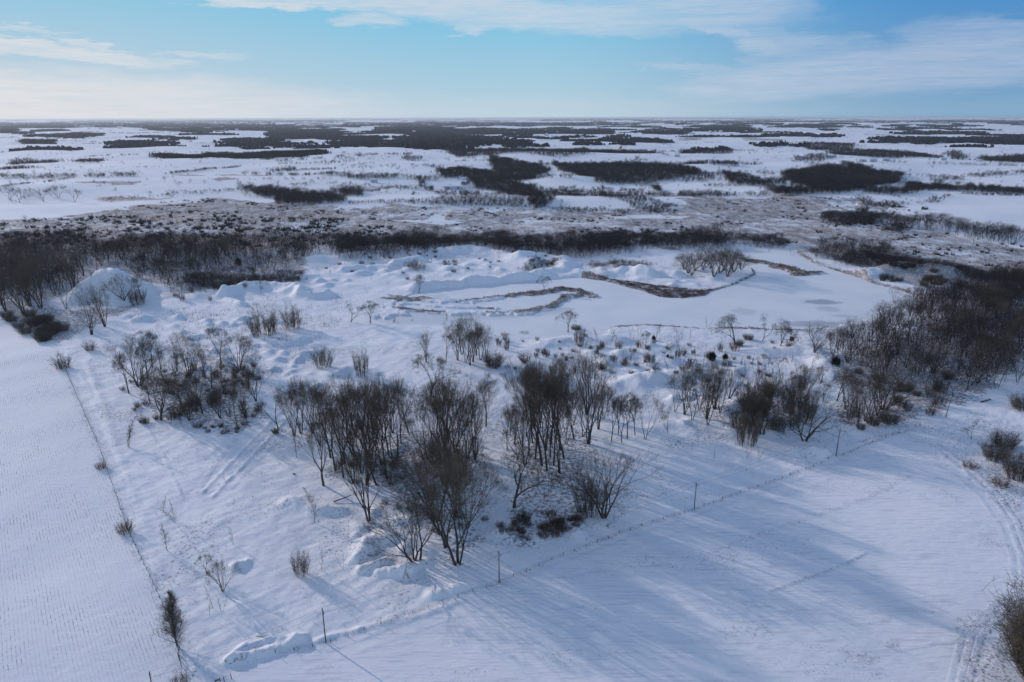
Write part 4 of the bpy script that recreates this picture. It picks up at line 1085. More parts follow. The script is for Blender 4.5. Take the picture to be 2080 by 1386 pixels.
for px, py, top, lab, kind, wf in (
        (2037, 908, 872, 'large dark round bush on the right snowfield', 'dense', 1.0), (2018, 932, 898, 'dark bush joined to the front of the round bush', 'dense', 1.0), (2074, 970, 915, 'brown bush at the right edge above the field track', 'dense', 1.0),
        (2078, 832, 800, 'dark bush at the right edge beyond the log', 'dense', 1.1), (1805, 858, 830, 'dense dark bush right of the arching willow', 'dense', 1.1), (1772, 862, 838, 'dense bush at the foot of the arching willow', 'dense', .9),
        (1748, 872, 858, 'low dark bush in front of the forking trees', 'dense', .9), (1520, 690, 678, 'dark brush between the two biggest shore trees', 'dense', 1.3), (1500, 702, 690, 'low brush under the largest shore tree', 'dense', 1.2),
        (1925, 770, 750, 'bush on the edge of the wood above the log', 'dense', .9), (206, 952, 935, 'reddish shrub in the left fence line, upper one', 'redshrub', 1.0), (255, 1082, 1052, 'reddish shrub in the left fence line, lower one', 'redshrub', .8),
        (128, 748, 716, 'dark shrub at the top end of the left fence line', 'shrub', .9), (560, 880, 868, 'dark brush at the foot of the open tree by the track', 'dense', .9), (368, 1398, 1368, 'small twiggy shrub at the bottom edge near the left fence', 'shrub', .8),
        (183, 712, 690, 'small twiggy shrub near the head of the left lane', 'shrub', .9), (1067, 735, 712, 'round shrub near the lake bank right of the dense clump', 'shrub', 1.0), (1003, 745, 712, 'bushy shrub attached to the dense lake-side clump', 'dense', .9),
        (1970, 950, 935, 'low brown shrub beside the curved track', 'redshrub', 1.6), (2030, 985, 968, 'low brown shrub between the track and the edge bush', 'redshrub', 1.6), (1170, 672, 658, 'brush beside the lone lake shore tree', 'dense', 1.0),
        (1025, 684, 674, 'round reddish shrub on the lake bank', 'redshrub', 1.3), (1065, 680, 672, 'reddish brush farther right on the lake bank', 'redshrub', 1.8)):
    q = P(px, py); plant(kind, q, max(tall(q, top), 1.0), lab, None, wf)
for lab, grp, kind, zone, n, lo, hi in (
        ('reddish brown shrub in the brush patch before the centre clump', 'shrubs of the front brush patch', 'redshrub', [(1005, 1080), (1100, 1040), (1190, 1040), (1185, 1075), (1110, 1095), (1030, 1112)], 26, 1.2, 3.0),
        ('grey shrub in the brush patch before the centre clump', 'grey shrubs of the front brush patch', 'shrub', [(1000, 1075), (1100, 1045), (1185, 1050), (1180, 1080), (1030, 1112)], 16, 1.6, 3.2),
        ('twiggy shrub in the left hillside clump', 'shrubs of the left hillside clump', 'shrub', [(235, 765), (340, 750), (520, 740), (540, 790), (530, 840), (480, 890), (420, 880), (290, 860), (255, 810)], 46, 1.6, 3.6),
        ('reddish shrub at the bottom of the left hillside clump', 'reddish shrubs of the left hillside clump', 'redshrub', [(415, 865), (480, 860), (490, 885), (420, 880)], 9, 1.2, 2),
        ('shrub on the forest floor under the front clumps', 'shrubs under the front clumps', 'shrub', [(680, 930), (900, 950), (1000, 1000), (980, 1110), (880, 1120), (760, 1050)], 30, 1.0, 2.4),
        ('shrub on the hummocky ground near the lake', 'shrubs near the lake', 'shrub', [(1000, 690), (1240, 690), (1700, 700), (1690, 780), (1300, 790), (1060, 760)], 44, 1.2, 2.6),
        ('dark bush at the lower edge of the left wood', 'bushes at the edge of the left wood', 'dense', [(0, 640), (60, 640), (130, 660), (125, 690), (90, 700), (60, 680), (0, 655)], 24, 4, 6.5),
        ('dark bush in the thicket along the near edge of the right wood', 'bushes at the edge of the right wood', 'dense', [(1700, 745), (1850, 790), (1960, 790), (1990, 800), (1900, 815), (1780, 790)], 8, 2.5, 4),
        ('shrub on the snowy hills behind the lake', 'shrubs on the hills behind the lake', 'shrub', [(640, 545), (760, 515), (960, 512), (1120, 525), (1130, 550), (900, 560), (700, 585)], 40, 1.6, 4),
        ('dark bush on the bank at the far right of the lake', 'bushes on the far right bank', 'dense', [(1760, 560), (1860, 545), (1960, 570), (1900, 590), (1800, 580)], 18, 3, 5.5)):
    for q in scatter(zone, n, 1.0, n + 11): plant(kind, q, RT.uniform(lo, hi), lab, grp, RT.uniform(.9, 1.3))
for px, py, top, lab in ((1447, 735, 714, 'bushy dark cedar behind the right-hand clump'), (1473, 732, 717, 'smaller dark cedar right of the bushy cedar'), (1699, 742, 722, 'dark cedar at the foot of the open tree'), (1327, 692, 681, 'small dark cedar on the shore ground'),
                         (484, 540, 522, 'dark cedar among the bare trees of the left wood'), (1356, 726, 719, 'tiny dark cedar low on the shore ground')):
    q = P(px, py); plant('cedar', q, max(tall(q, top), 1.5), lab, None, 1.4)

# ---- utility line
POLES = [P0(302, 1362, 10.2), P(662, 1306), P(1014, 1183), P(1410, 1034), P(1698, 926), P(1921, 848)]
POLES = [Vector((p[0], p[1], zat(p[0], p[1]))) for p in POLES]
POLE_L = ['wooden utility pole cut by the bottom edge of the picture', 'nearest whole utility pole beside the field fence', 'utility pole in front of the largest front tree shadow', 'utility pole right of the fan-shaped willow, beside the field fence',
          'tallest utility pole near the wide dark tree', 'plain leaning utility pole at the edge of the right wood']
def pole_meshes():
    p = MB().tube([(0, 0, -.8), (0, 0, 5), (0, 0, 10)], [.17, .14, .11], 8)
    a = MB().box((0, .12, 9.25), (2.2, .10, .13)); a.tube([(-.6, .12, 9.2), (0, .10, 8.6)], .03, 4); a.tube([(.6, .12, 9.2), (0, .10, 8.6)], .03, 4)
    i = MB().tube([(0, 0, 0), (0, 0, .08), (0, 0, .1), (0, 0, .2)], [.03, .03, .065, .05], 8)
    t = MB().tube([(0, 0, 0), (0, 0, .05), (0, 0, .75), (0, 0, .8)], [.16, .22, .22, .16], 12)
    return p.mesh('shaft', True), a.mesh('crossarm'), i.mesh('insulator', True), t.mesh('transformer', True)
pm, am, im, tm_ = pole_meshes()
for i, q in enumerate(POLES):
    d = (POLES[min(i + 1, 5)] - POLES[max(i - 1, 0)]); rz = math.atan2(d.y, d.x) - math.pi / 2
    o = empty('utility_pole', q, rz); tag(o, POLE_L[i], 'utility pole', 'utility poles of the field line')
    s = (1.0, 1.0, .98, .97, 1.12, .95)[i]; o.scale = (s, s, s)
    link('shaft', pm, M['pole'], o)
    if i == 5: o.rotation_euler = (0, R(3), rz)
    else:
        link('crossarm', am, M['pole'], o)
        for x in (-1.0, 1.0):
            k = link('insulator', im, M['porcelain'], o); k.location = (x, .12, 9.31)
        k = link('insulator', im, M['porcelain'], o); k.location = (0, 0, 10)
    if i == 1: k = link('transformer', tm_, M['steel'], o); k.location = (.33, 0, 8.2)
for xo, zo, lab in ((-1.0, 9.5, 'thin overhead wire on the field side of the utility poles'), (1.0, 9.5, 'thin overhead wire on the wooded side of the utility poles')):
    w = MB()
    for a, b in zip(POLES[:4], POLES[1:5]):
        d = b - a; n = Vector((-d.y, d.x, 0)).normalized() * xo
        pts = [a.lerp(b, t / 12) + n + Vector((0, 0, zo - 1.1 * 4 * (t / 12) * (1 - t / 12))) for t in range(13)]
        w.tube(pts, .022, 3, False)
    tag(w.build('overhead_wire', M['wire']), lab, 'wire')

# ---- fences
def fence(pl, step, lab, h=1.25, skip=()):
    L = 0; pts = []; seg = [(pl[i], pl[i + 1]) for i in range(len(pl) - 1)]; carry = 0
    for a, b in seg:
        n = math.hypot(*(b - a)); t = carry
        while t < n: c = a + (b - a) * t / n; pts.append((c[0], c[1])); t += step
        carry = t - n
    pts = pts[:99]
    o = empty('wire_fence', (pts[0][0], pts[0][1], zat(*pts[0]))); tag(o, lab, 'fence')
    me = MB().tube([(0, 0, -.4), (0, 0, h)], [.09, .075], 6).mesh('post')
    for x, y in pts:
        p = link('post', me, M['pole'], o); p.location = Vector((x, y, zat(x, y))) - o.location
        p.rotation_euler = (RT.gauss(0, .07), RT.gauss(0, .07), 0); p.scale = (1, 1, RT.uniform(.75, 1.1))
    for hz in (.5, .8, 1.1):
        w = MB(); w.tube([(x - o.location.x, y - o.location.y, zat(x, y) + hz - o.location.z) for x, y in pts], .012, 3, False); w.build('wire', M['wire'], o)
    return pts
fl = fence(FENCE_L[1:], 3.6, 'wire fence with thin posts between the stubble field and the left lane')
fr = fence(FENCE_R, 4.2, 'low wire fence along the edge of the large right field', 1.1)

# ---- stuff made of many slivers
def slivers(name, pts, hgt, wid, lean, material, label, cat='plants', per=1, seed=1):
    """pts (n,3); each a tuft of thin three-cornered blades"""
    rs = np.random.RandomState(seed); n = len(pts) * per
    p = np.repeat(np.asarray(pts, float), per, 0)
    p[:, :2] += rs.normal(0, wid * 2.5, (n, 2)) * (per > 1); p[:, 2] -= .12
    a = rs.rand(n) * 6.283; L = hgt * rs.uniform(.5, 1.15, n)
    side = np.stack([np.cos(a), np.sin(a), np.zeros(n)], 1) * (wid * rs.uniform(.6, 1.2, n))[:, None]
    tip = np.stack([rs.normal(0, lean, n), rs.normal(0, lean, n), np.ones(n)], 1) * L[:, None]
    V = np.stack([p - side, p + side, p + tip], 1).reshape(-1, 3); F = np.arange(len(V)).reshape(-1, 3)
    return tag(link(name, npmesh(name, V, F), M[material]), label, cat, None, 'stuff')


def rand_in(pl, n, rs, keep=None):
    lo, hi = pl.min(0), pl.max(0); out = np.zeros((0, 2))
    for _ in range(40):
        q = rs.rand(n * 2, 2) * (hi - lo) + lo; q = q[inside(q[:, 0], q[:, 1], pl)]
        if keep is not None and len(q): q = q[keep(q[:, 0], q[:, 1], rs)]
        out = np.vstack([out, q])
        if len(out) >= n: break
    return out[:n]


def on_ground(q): return np.column_stack([q, height(q[:, 0], q[:, 1])])


def along(pl, n, w, rs):
    d = np.hypot(*(pl[1:] - pl[:-1]).T); c = np.concatenate([[0], np.cumsum(d)]); t = rs.rand(n) * c[-1]
    return np.stack([np.interp(t, c, pl[:, 0]), np.interp(t, c, pl[:, 1])], 1) + rs.normal(0, w, (n, 2))


rs = np.random.RandomState(5)
def clumpy(x, y, r): return fbm(x / 9, y / 9, 3, 55) * .6 + fbm(x / 30, y / 30, 2, 57) * .5 + r.rand(len(x)) * .5 > .35
q = rand_in(W2([(130, 700), (250, 610), (480, 600), (800, 600), (760, 660), (1000, 690), (1250, 670), (1700, 670), (1720, 780), (1840, 870), (1400, 1030), (1000, 1170), (700, 1270), (400, 1380), (280, 1100), (180, 820)]), 9000, rs, clumpy)
slivers('dry_weeds', on_ground(q), .75, .035, .35, 'weed', 'dry weed stalks poking through the snow between the trees', per=3)
q = rand_in(W2([(250, 720), (270, 640), (500, 605), (700, 600), (700, 660), (640, 740), (540, 760), (300, 730)]), 1500, rs, clumpy)
slivers('tall_weeds', on_ground(q), 1.6, .05, .25, 'weed', 'tall dry weeds and suckers on the left hummocks', per=3, seed=2)
q = rand_in(W2([(1940, 1280), (2000, 1230), (2080, 1190), (2150, 1200), (2100, 1400), (1950, 1400)]), 1500, rs, clumpy)
q2 = rand_in(W2([(1970, 930), (2100, 900), (2140, 1180), (2060, 1060)]), 2200, rs, clumpy)
q3 = rand_in(W2([(1790, 850), (1890, 840), (2080, 860), (2060, 900), (1950, 900), (1850, 880)]), 1200, rs, clumpy)
slivers('dry_grass', on_ground(np.vstack([q, q2, q3])), .35, .045, .6, 'weed', 'brown grass tufts on the rough ground right of the field track', per=3, seed=3)
q = np.vstack([np.array(fl)[rs.randint(0, len(fl), 1500)] + rs.normal(0, 1.1, (1500, 2)), along(FENCE_R, 900, .35, rs), along(W2([(1830, 880), (1780, 890), (1740, 900)]), 150, .5, rs)])
slivers('fence_weeds', on_ground(q), .6, .03, .35, 'weed', 'dry weeds growing along the field fences', per=3, seed=4)
q = np.vstack([along(W2(p), n, w, rs) for p, n, w in (([(1420, 1135), (1560, 1080), (1760, 1010), (1850, 965)], 420, .8), ([(1560, 1205), (1700, 1155), (1760, 1124)], 160, .2), ([(1440, 1150), (1500, 1130)], 160, 2.0), ([(1200, 1165), (1290, 1150)], 60, 1.5),
    ([(1480, 1290), (1560, 1275)], 130, 1.3), ([(1720, 1320), (1780, 1345)], 120, 1.3), ([(1800, 1310), (1830, 1312)], 50, .8), ([(1980, 1100), (2050, 1110)], 110, 1.6), ([(1900, 990), (1960, 1030)], 70, 1.2), ([(1760, 920), (1960, 930)], 260, 3.5), ([(1100, 1340), (1180, 1320)], 30, 1.0))])
slivers('field_stubble', on_ground(q), .34, .085, .8, 'weed', 'dirt clods and stubble tufts showing through the snow of the right field', per=2, seed=12)
tr_r = [[(1195, 562), (1265, 580), (1310, 592), (1350, 600), (1385, 603), (1430, 597), (1445, 590)], [(1445, 590), (1490, 577), (1535, 556), (1530, 546)], [(1500, 526), (1560, 533), (1600, 545), (1625, 560), (1665, 553)],
        [(1618, 512), (1650, 532), (1700, 549), (1748, 562), (1775, 575), (1822, 586), (1872, 602)], [(1040, 600), (1100, 594), (1140, 586), (1175, 590), (1200, 601)], [(1150, 600), (1140, 610), (1110, 624), (1060, 633), (980, 636)],
        [(930, 612), (1000, 604), (1040, 598)], [(800, 625), (850, 631), (900, 634)], [(1240, 664), (1300, 660), (1400, 664), (1500, 666), (1570, 668), (1640, 670), (1700, 661)], [(1010, 682), (1100, 680), (1180, 676)], [(780, 605), (850, 608)]]
QP = [(W2(p), n) for p, n in (([(1195, 562), (1300, 586), (1340, 602), (1385, 604), (1430, 598), (1445, 588), (1400, 585), (1330, 580), (1260, 570)], 3500), ([(1115, 584), (1175, 585), (1206, 601), (1172, 601), (1140, 607), (1108, 600)], 900), ([(1505, 521), (1560, 529), (1605, 541), (1672, 553), (1620, 565), (1595, 559), (1550, 539), (1505, 530)], 1500))]
qq = np.vstack([rand_in(p, n, rs, lambda x, y, r: fbm(x / 6, y / 6, 3, 58) + r.rand(len(x)) * .8 > .25) for p, n in QP] + [along(W2(p), n, w, rs) for p, n, w in zip(tr_r, (2600, 500, 1500, 1500, 900, 600, 350, 300, 900, 250, 200), (6, 1.2, 3.6, 3.2, 2.8, 2.2, 1.8, 1.8, 1.3, 1.6, 2.6))])
slivers('shore_reeds', on_ground(qq), .9, .10, .35, 'reed', 'brown cattails and reeds along the lake shores and spits', per=3, seed=6)

# ---- woods as stuff
def tri_proto(kind, n, rs, Hh=1.0, Rr=.32):
    """n triangles of a unit-high tree: (n,3,3)"""
    T = []
    if kind == 'bare':
        T.append([(-.012, 0, 0), (.012, 0, 0), (0, 0, .8)]); T.append([(0, -.012, 0), (0, .012, 0), (0, 0, .8)])
        while len(T) < n:
            z0 = rs.uniform(.12, .7); a = rs.uniform(0, 6.283); l = rs.uniform(.15, .42); up = rs.uniform(.3, 1.1)
            p = np.array([math.cos(a) * rs.uniform(0, Rr * .6), math.sin(a) * rs.uniform(0, Rr * .6), z0])
            e = p + np.array([math.cos(a), math.sin(a), up]) * l / math.hypot(1, up)
            e[2] = min(e[2], 1.0); w = Wd[0]
            b = rs.uniform(0, 6.283); s = np.array([math.cos(b), math.sin(b), rs.uniform(-.6, .6)]) * w
            T.append([p - s, p + s, e])
    elif kind == 'pine':
        while len(T) < n:
            z = rs.uniform(0.02, .95); a = rs.uniform(0, 6.283); r = .24 * (1 - z ** 1.6) + .02; b = a + rs.uniform(.5, 1.0)
            T.append([(0, 0, z + .12), (math.cos(a) * r, math.sin(a) * r, z), (math.cos(b) * r, math.sin(b) * r, z - .02)])
    elif kind == 'mass':
        while len(T) < n:
            a = rs.uniform(0, 6.283); r = rs.uniform(.1, .7); c = np.array([math.cos(a) * r, math.sin(a) * r, 0]); w = rs.uniform(.25, .5); b = rs.uniform(0, 6.283)
            s = np.array([math.cos(b), math.sin(b), 0]) * w
            t = c + np.array([rs.uniform(-.2, .2), rs.uniform(-.2, .2), rs.uniform(.6, 1.0)])
            T.append([c - s, c + s, t + s * .5]); T.append([c - s, t + s * .5, t - s * .6])
        T = T[:n]
    return np.array(T, float)


Wd = [.012]
rw = np.random.RandomState(17)
B1 = []
for i_ in range(7):
    tr_, cr_ = fork_tree(300 + i_, 14, (1, 2, 3, 1, 2, 4, 1)[i_], (18, 20, 20, 24, 17, 22, 20)[i_], (5, 4, 4, 5, 4, 3, 5)[i_], .22, .82, .10, .08, .05, .3, .17, .030, 1.5, lod=True)
    NTB = len(tr_.f) + len(cr_.f); print('lod', NTB); B1.append(np.array(tr_.tris() + cr_.tris(), float) / 14)
Wd[0] = .0065; BB = [tri_proto('bare', 90, rw) for _ in range(6)]
Wd[0] = .014; B2 = [tri_proto('bare', 56, rw) for _ in range(6)]
Wd[0] = .035; B3 = [tri_proto('bare', 22, rw) for _ in range(6)]
PN = [tri_proto('pine', 46, rw) for _ in range(4)]
MS = [tri_proto('mass', 10, rw) for _ in range(8)]
SH = []
for _ in range(5):
    T = []
    for k in range(26):
        a = rw.uniform(0, 6.283); r = rw.uniform(.3, .8); b = rw.uniform(0, 6.283); s = np.array([math.cos(b), math.sin(b), 0]) * .07
        p = np.array([math.cos(a) * r * .4, math.sin(a) * r * .4, 0.]); T.append([p - s, p + s, (math.cos(a) * r, math.sin(a) * r, rw.uniform(.5, 1))])
    SH.append(np.array(T))


def stamp(protos, pos, H, rs, wf=1.0):
    """all triangles of trees at pos (n,3) with heights H (n,)"""
    out = []; k = rs.randint(0, len(protos), len(pos))
    for j, pr in enumerate(protos):
        s = np.nonzero(k == j)[0]
        if not len(s): continue
        a = rs.rand(len(s)) * 6.283; ca, sa = np.cos(a), np.sin(a); h = H[s]; w = h * wf * rs.uniform(.8, 1.2, len(s))
        X = pr[None, ..., 0] * ca[:, None, None] - pr[None, ..., 1] * sa[:, None, None]; Y = pr[None, ..., 0] * sa[:, None, None] + pr[None, ..., 1] * ca[:, None, None]
        V = np.stack([X * w[:, None, None] + pos[s, 0, None, None], Y * w[:, None, None] + pos[s, 1, None, None], pr[None, ..., 2] * h[:, None, None] + pos[s, 2, None, None] - .3], -1)
        out.append(V.reshape(-1, 3))
    return np.vstack(out)


def grove_poly(x0, x1, y0, y1, H, seed, slant=0.0):
    """footprint of a wood whose outline in the photo spans x0..x1, y0 (tips at the back) .. y1 (feet at the front)"""
    lo, hi = y0, y1
    for _ in range(16):
        m = (lo + hi) / 2; c = P(.5 * (x0 + x1), m)
        if Ypx(c[0], c[1], c[2] + H) < y0: lo = m
        else: hi = m
    yb = min(hi, y1 - .05 * (y1 - y0) - .15); rd = random.Random(seed); pts = []; cx, cy = (x0 + x1) / 2, (yb + y1) / 2
    for k in range(26):
        t = 6.2832 * k / 26; c, s = math.cos(t), math.sin(t); e = .45
        x = math.copysign(abs(c) ** e, c) * (x1 - x0) / 2 * rd.uniform(.84, 1.04); y = math.copysign(abs(s) ** e, s) * (y1 - yb) / 2 * rd.uniform(.45, 1.1)
        pts.append((cx + x, cy + y + slant * x))
    return W2(pts)


NTRI = [0]
def TR(z, pts, H):
    """outline traced in the photo -> footprint: its upper edge shows tips, its lower edge feet"""
    x0 = {2: 690, 3: 1380, 1: 0}[z]; p = [(x0 + a * .3365, 220 + b * .3365) for a, b in pts]; xs = [a for a, _ in p]; out = []
    for x, y in p:
        col = [q for q in (y_at(p, x)) ] or [y]; mid = (min(col) + max(col)) / 2
        if y < mid - .3:
            g = P(x, y + 4); hp = 0
            for _ in range(6): g = P(x, y + hp); hp = max(0, y + hp - Ypx(g[0], g[1], g[2] + H))
            y = min(y + hp, mid + .35 * (max(col) - mid))
        out.append((x, y))
    return W2(out)


def y_at(p, x):
    r = []; n = len(p)
    for i in range(n):
        (ax, ay), (bx, by) = p[i], p[(i + 1) % n]
        if min(ax, bx) <= x <= max(ax, bx): r.append(ay if abs(bx - ax) < 1e-6 else ay + (by - ay) * (x - ax) / (bx - ax))
    return r


def wood(name, label, polys, H, spacing, kind='bare', seed=1, material=None, hv=.22, wf=1.0, thin=0.0):
    rs = np.random.RandomState(seed); out = []
    for pl in polys:
        pl = np.asarray(pl); lo, hi = pl.min(0), pl.max(0)
        gx, gy = np.meshgrid(np.arange(lo[0] - spacing, hi[0] + spacing, spacing), np.arange(lo[1] - spacing, hi[1] + spacing, spacing))
        q = np.stack([gx.ravel(), gy.ravel()], 1) + rs.uniform(-.55, .55, (gx.size, 2)) * spacing
        q = q[sdf(q[:, 0], q[:, 1], pl) + spacing * (2.2 * fbm(q[:, 0] / (spacing * 7), q[:, 1] / (spacing * 7), 3, 71) + 1.2 * (rs.rand(len(q)) - .5)) > 0]
        q = q[np.hypot(q[:, 0] - MOUND[0], q[:, 1] - MOUND[1] + 10) > 38]
        if len(q) > 200 and kind == 'bare': q = q[fbm(q[:, 0] / 35, q[:, 1] / 35, 3, 5) + rs.rand(len(q)) * .4 > -.28]
        if thin: q = q[fbm(q[:, 0] / 40, q[:, 1] / 40, 2, 5) + rs.rand(len(q)) * .5 > thin - .5]
        if not len(q): q = pl.mean(0)[None, :]
        out.append(q)
        if kind in ('bare', 'pine') and len(q) > 40:
            k = rs.randint(0, len(q), len(q) // 9); out.append(q[k] + rs.normal(0, spacing * 2.6, (len(k), 2)))
    q = np.vstack(out); p = on_ground(q); d = np.hypot(q[:, 0], q[:, 1]); Hs = H * (1 + hv * fbm(q[:, 0] / 25, q[:, 1] / 25, 2, 8) + rs.normal(0, hv * .4, len(q))).clip(.45, 1.5)
    dm = np.median(d)
    if kind == 'bare': pr = (B1 if H > 8 else BB) if dm < 900 else B2 if dm < 2100 else B3
    else: pr = dict(pine=PN, mass=MS, shrub=SH)[kind]
    V = stamp(pr, p, Hs, rs, wf); NTRI[0] += len(V) // 3
    m = material or ('conifer' if kind == 'pine' else 'wood')
    return tag(link(name, npmesh(name, V, np.arange(len(V)).reshape(-1, 3)), M[m]), label, 'wood' if kind != 'shrub' else 'brush', None, 'stuff')


G = lambda x0, x1, y0, y1, H, s=1, sl=0.0: grove_poly(x0, x1, y0, y1, H, s * 7 + int(x0), sl)
# mid-ground woods
wood('woodland', 'close-packed lower trees inside the big wood on the right', [W2([(1745, 690), (1830, 650), (1960, 630), (2080, 620), (2500, 700), (2500, 900), (2100, 735), (2050, 760), (1960, 790), (1860, 795), (1780, 775), (1720, 745)])], 14, 6.6, seed=10, wf=.95)
wood('woodland', 'dark bare wood filling the right side behind the lake', [W2([(1850, 615), (1900, 598), (1960, 570), (2080, 560), (2500, 560), (2500, 760), (2100, 745), (2080, 630), (1960, 640), (1860, 645)])], 13, 5.2, seed=11)
wood('woodland', 'dark brush belt from the far lake corner to the right edge', [W2([(1640, 512), (1760, 522), (1900, 545), (2080, 562), (2500, 580), (2500, 600), (2080, 585), (1900, 560), (1800, 552), (1720, 540), (1650, 522)])], 7, 3.2, seed=12, wf=1.2)
wood('woodland', 'stand of taller bare trees at the far right corner of the lake', [W2([(1640, 505), (1800, 505), (1820, 535), (1760, 540), (1690, 530)])], 12, 7, seed=13)
wood('woodland', 'dark wood across the left behind the gravel pile', [W2([(-700, 496), (0, 496), (200, 500), (420, 500), (560, 500), (690, 502), (700, 520), (600, 534), (560, 520), (430, 528), (410, 570), (320, 592), (280, 550), (150, 540), (60, 545), (0, 560), (-700, 600)]), W2([(-300, 560), (0, 548), (60, 545), (120, 560), (150, 600), (110, 628), (40, 632), (-300, 640)])], 16, 7.4, seed=14)
wood('woodland', 'open stand of thin trees on the snow right of the gravel pile', [W2([(400, 520), (640, 515), (660, 540), (560, 570), (420, 600), (330, 606), (300, 590), (400, 570)])], 11, 9, seed=22)
wood('woodland', 'dark brush along the foot of the ridge right of the gravel pile', [W2([(380, 560), (460, 565), (560, 562), (620, 560), (615, 575), (560, 582), (440, 590), (380, 588)])], 5, 2.6, seed=15, wf=1.2)
wood('woodland', 'belt of dark trees between the marsh and the snowy hills', [W2([(680, 492), (860, 492), (1000, 488), (1200, 484), (1450, 486), (1600, 492), (1600, 500), (1450, 503), (1300, 510), (1180, 526), (1060, 522), (960, 505), (860, 520), (700, 532)])], 9.5, 3.8, seed=16, wf=1.1, hv=.35)
wood('woodland', 'cluster of taller trees rising from the belt beside the marsh', [G(810, 905, 452, 508, 14), G(1160, 1260, 470, 506, 11), G(1420, 1465, 455, 500, 12), G(660, 760, 462, 518, 14)], 14, 6.5, seed=17)
wood('woodland', 'reddish brush on the snowy hill behind the lake', [W2([(1200, 535), (1290, 532), (1330, 538), (1290, 548), (1200, 548)])], 4, 2.6, seed=18, material='redtwig', wf=1.2)
wood('woodland', 'dark thicket in the hollow of the snowy hills', [W2([(815, 545), (850, 538), (860, 545), (835, 555)]), W2([(1060, 540), (1130, 535), (1135, 548), (1070, 552)])], 5, 2.8, seed=19)
wood('woodland', 'row of poplars on the slope at the right edge above the marsh', [W2([(1790, 452), (1870, 453), (1960, 463), (2040, 478), (2068, 492), (2060, 500), (1990, 492), (1900, 470), (1800, 460)])], 13, 6, seed=20)
wood('woodland', 'dark thicket at the left end of the poplar row', [G(1672, 1797, 420, 460, 8), G(1797, 1850, 452, 476, 4)], 8, 4, seed=21, wf=1.2)
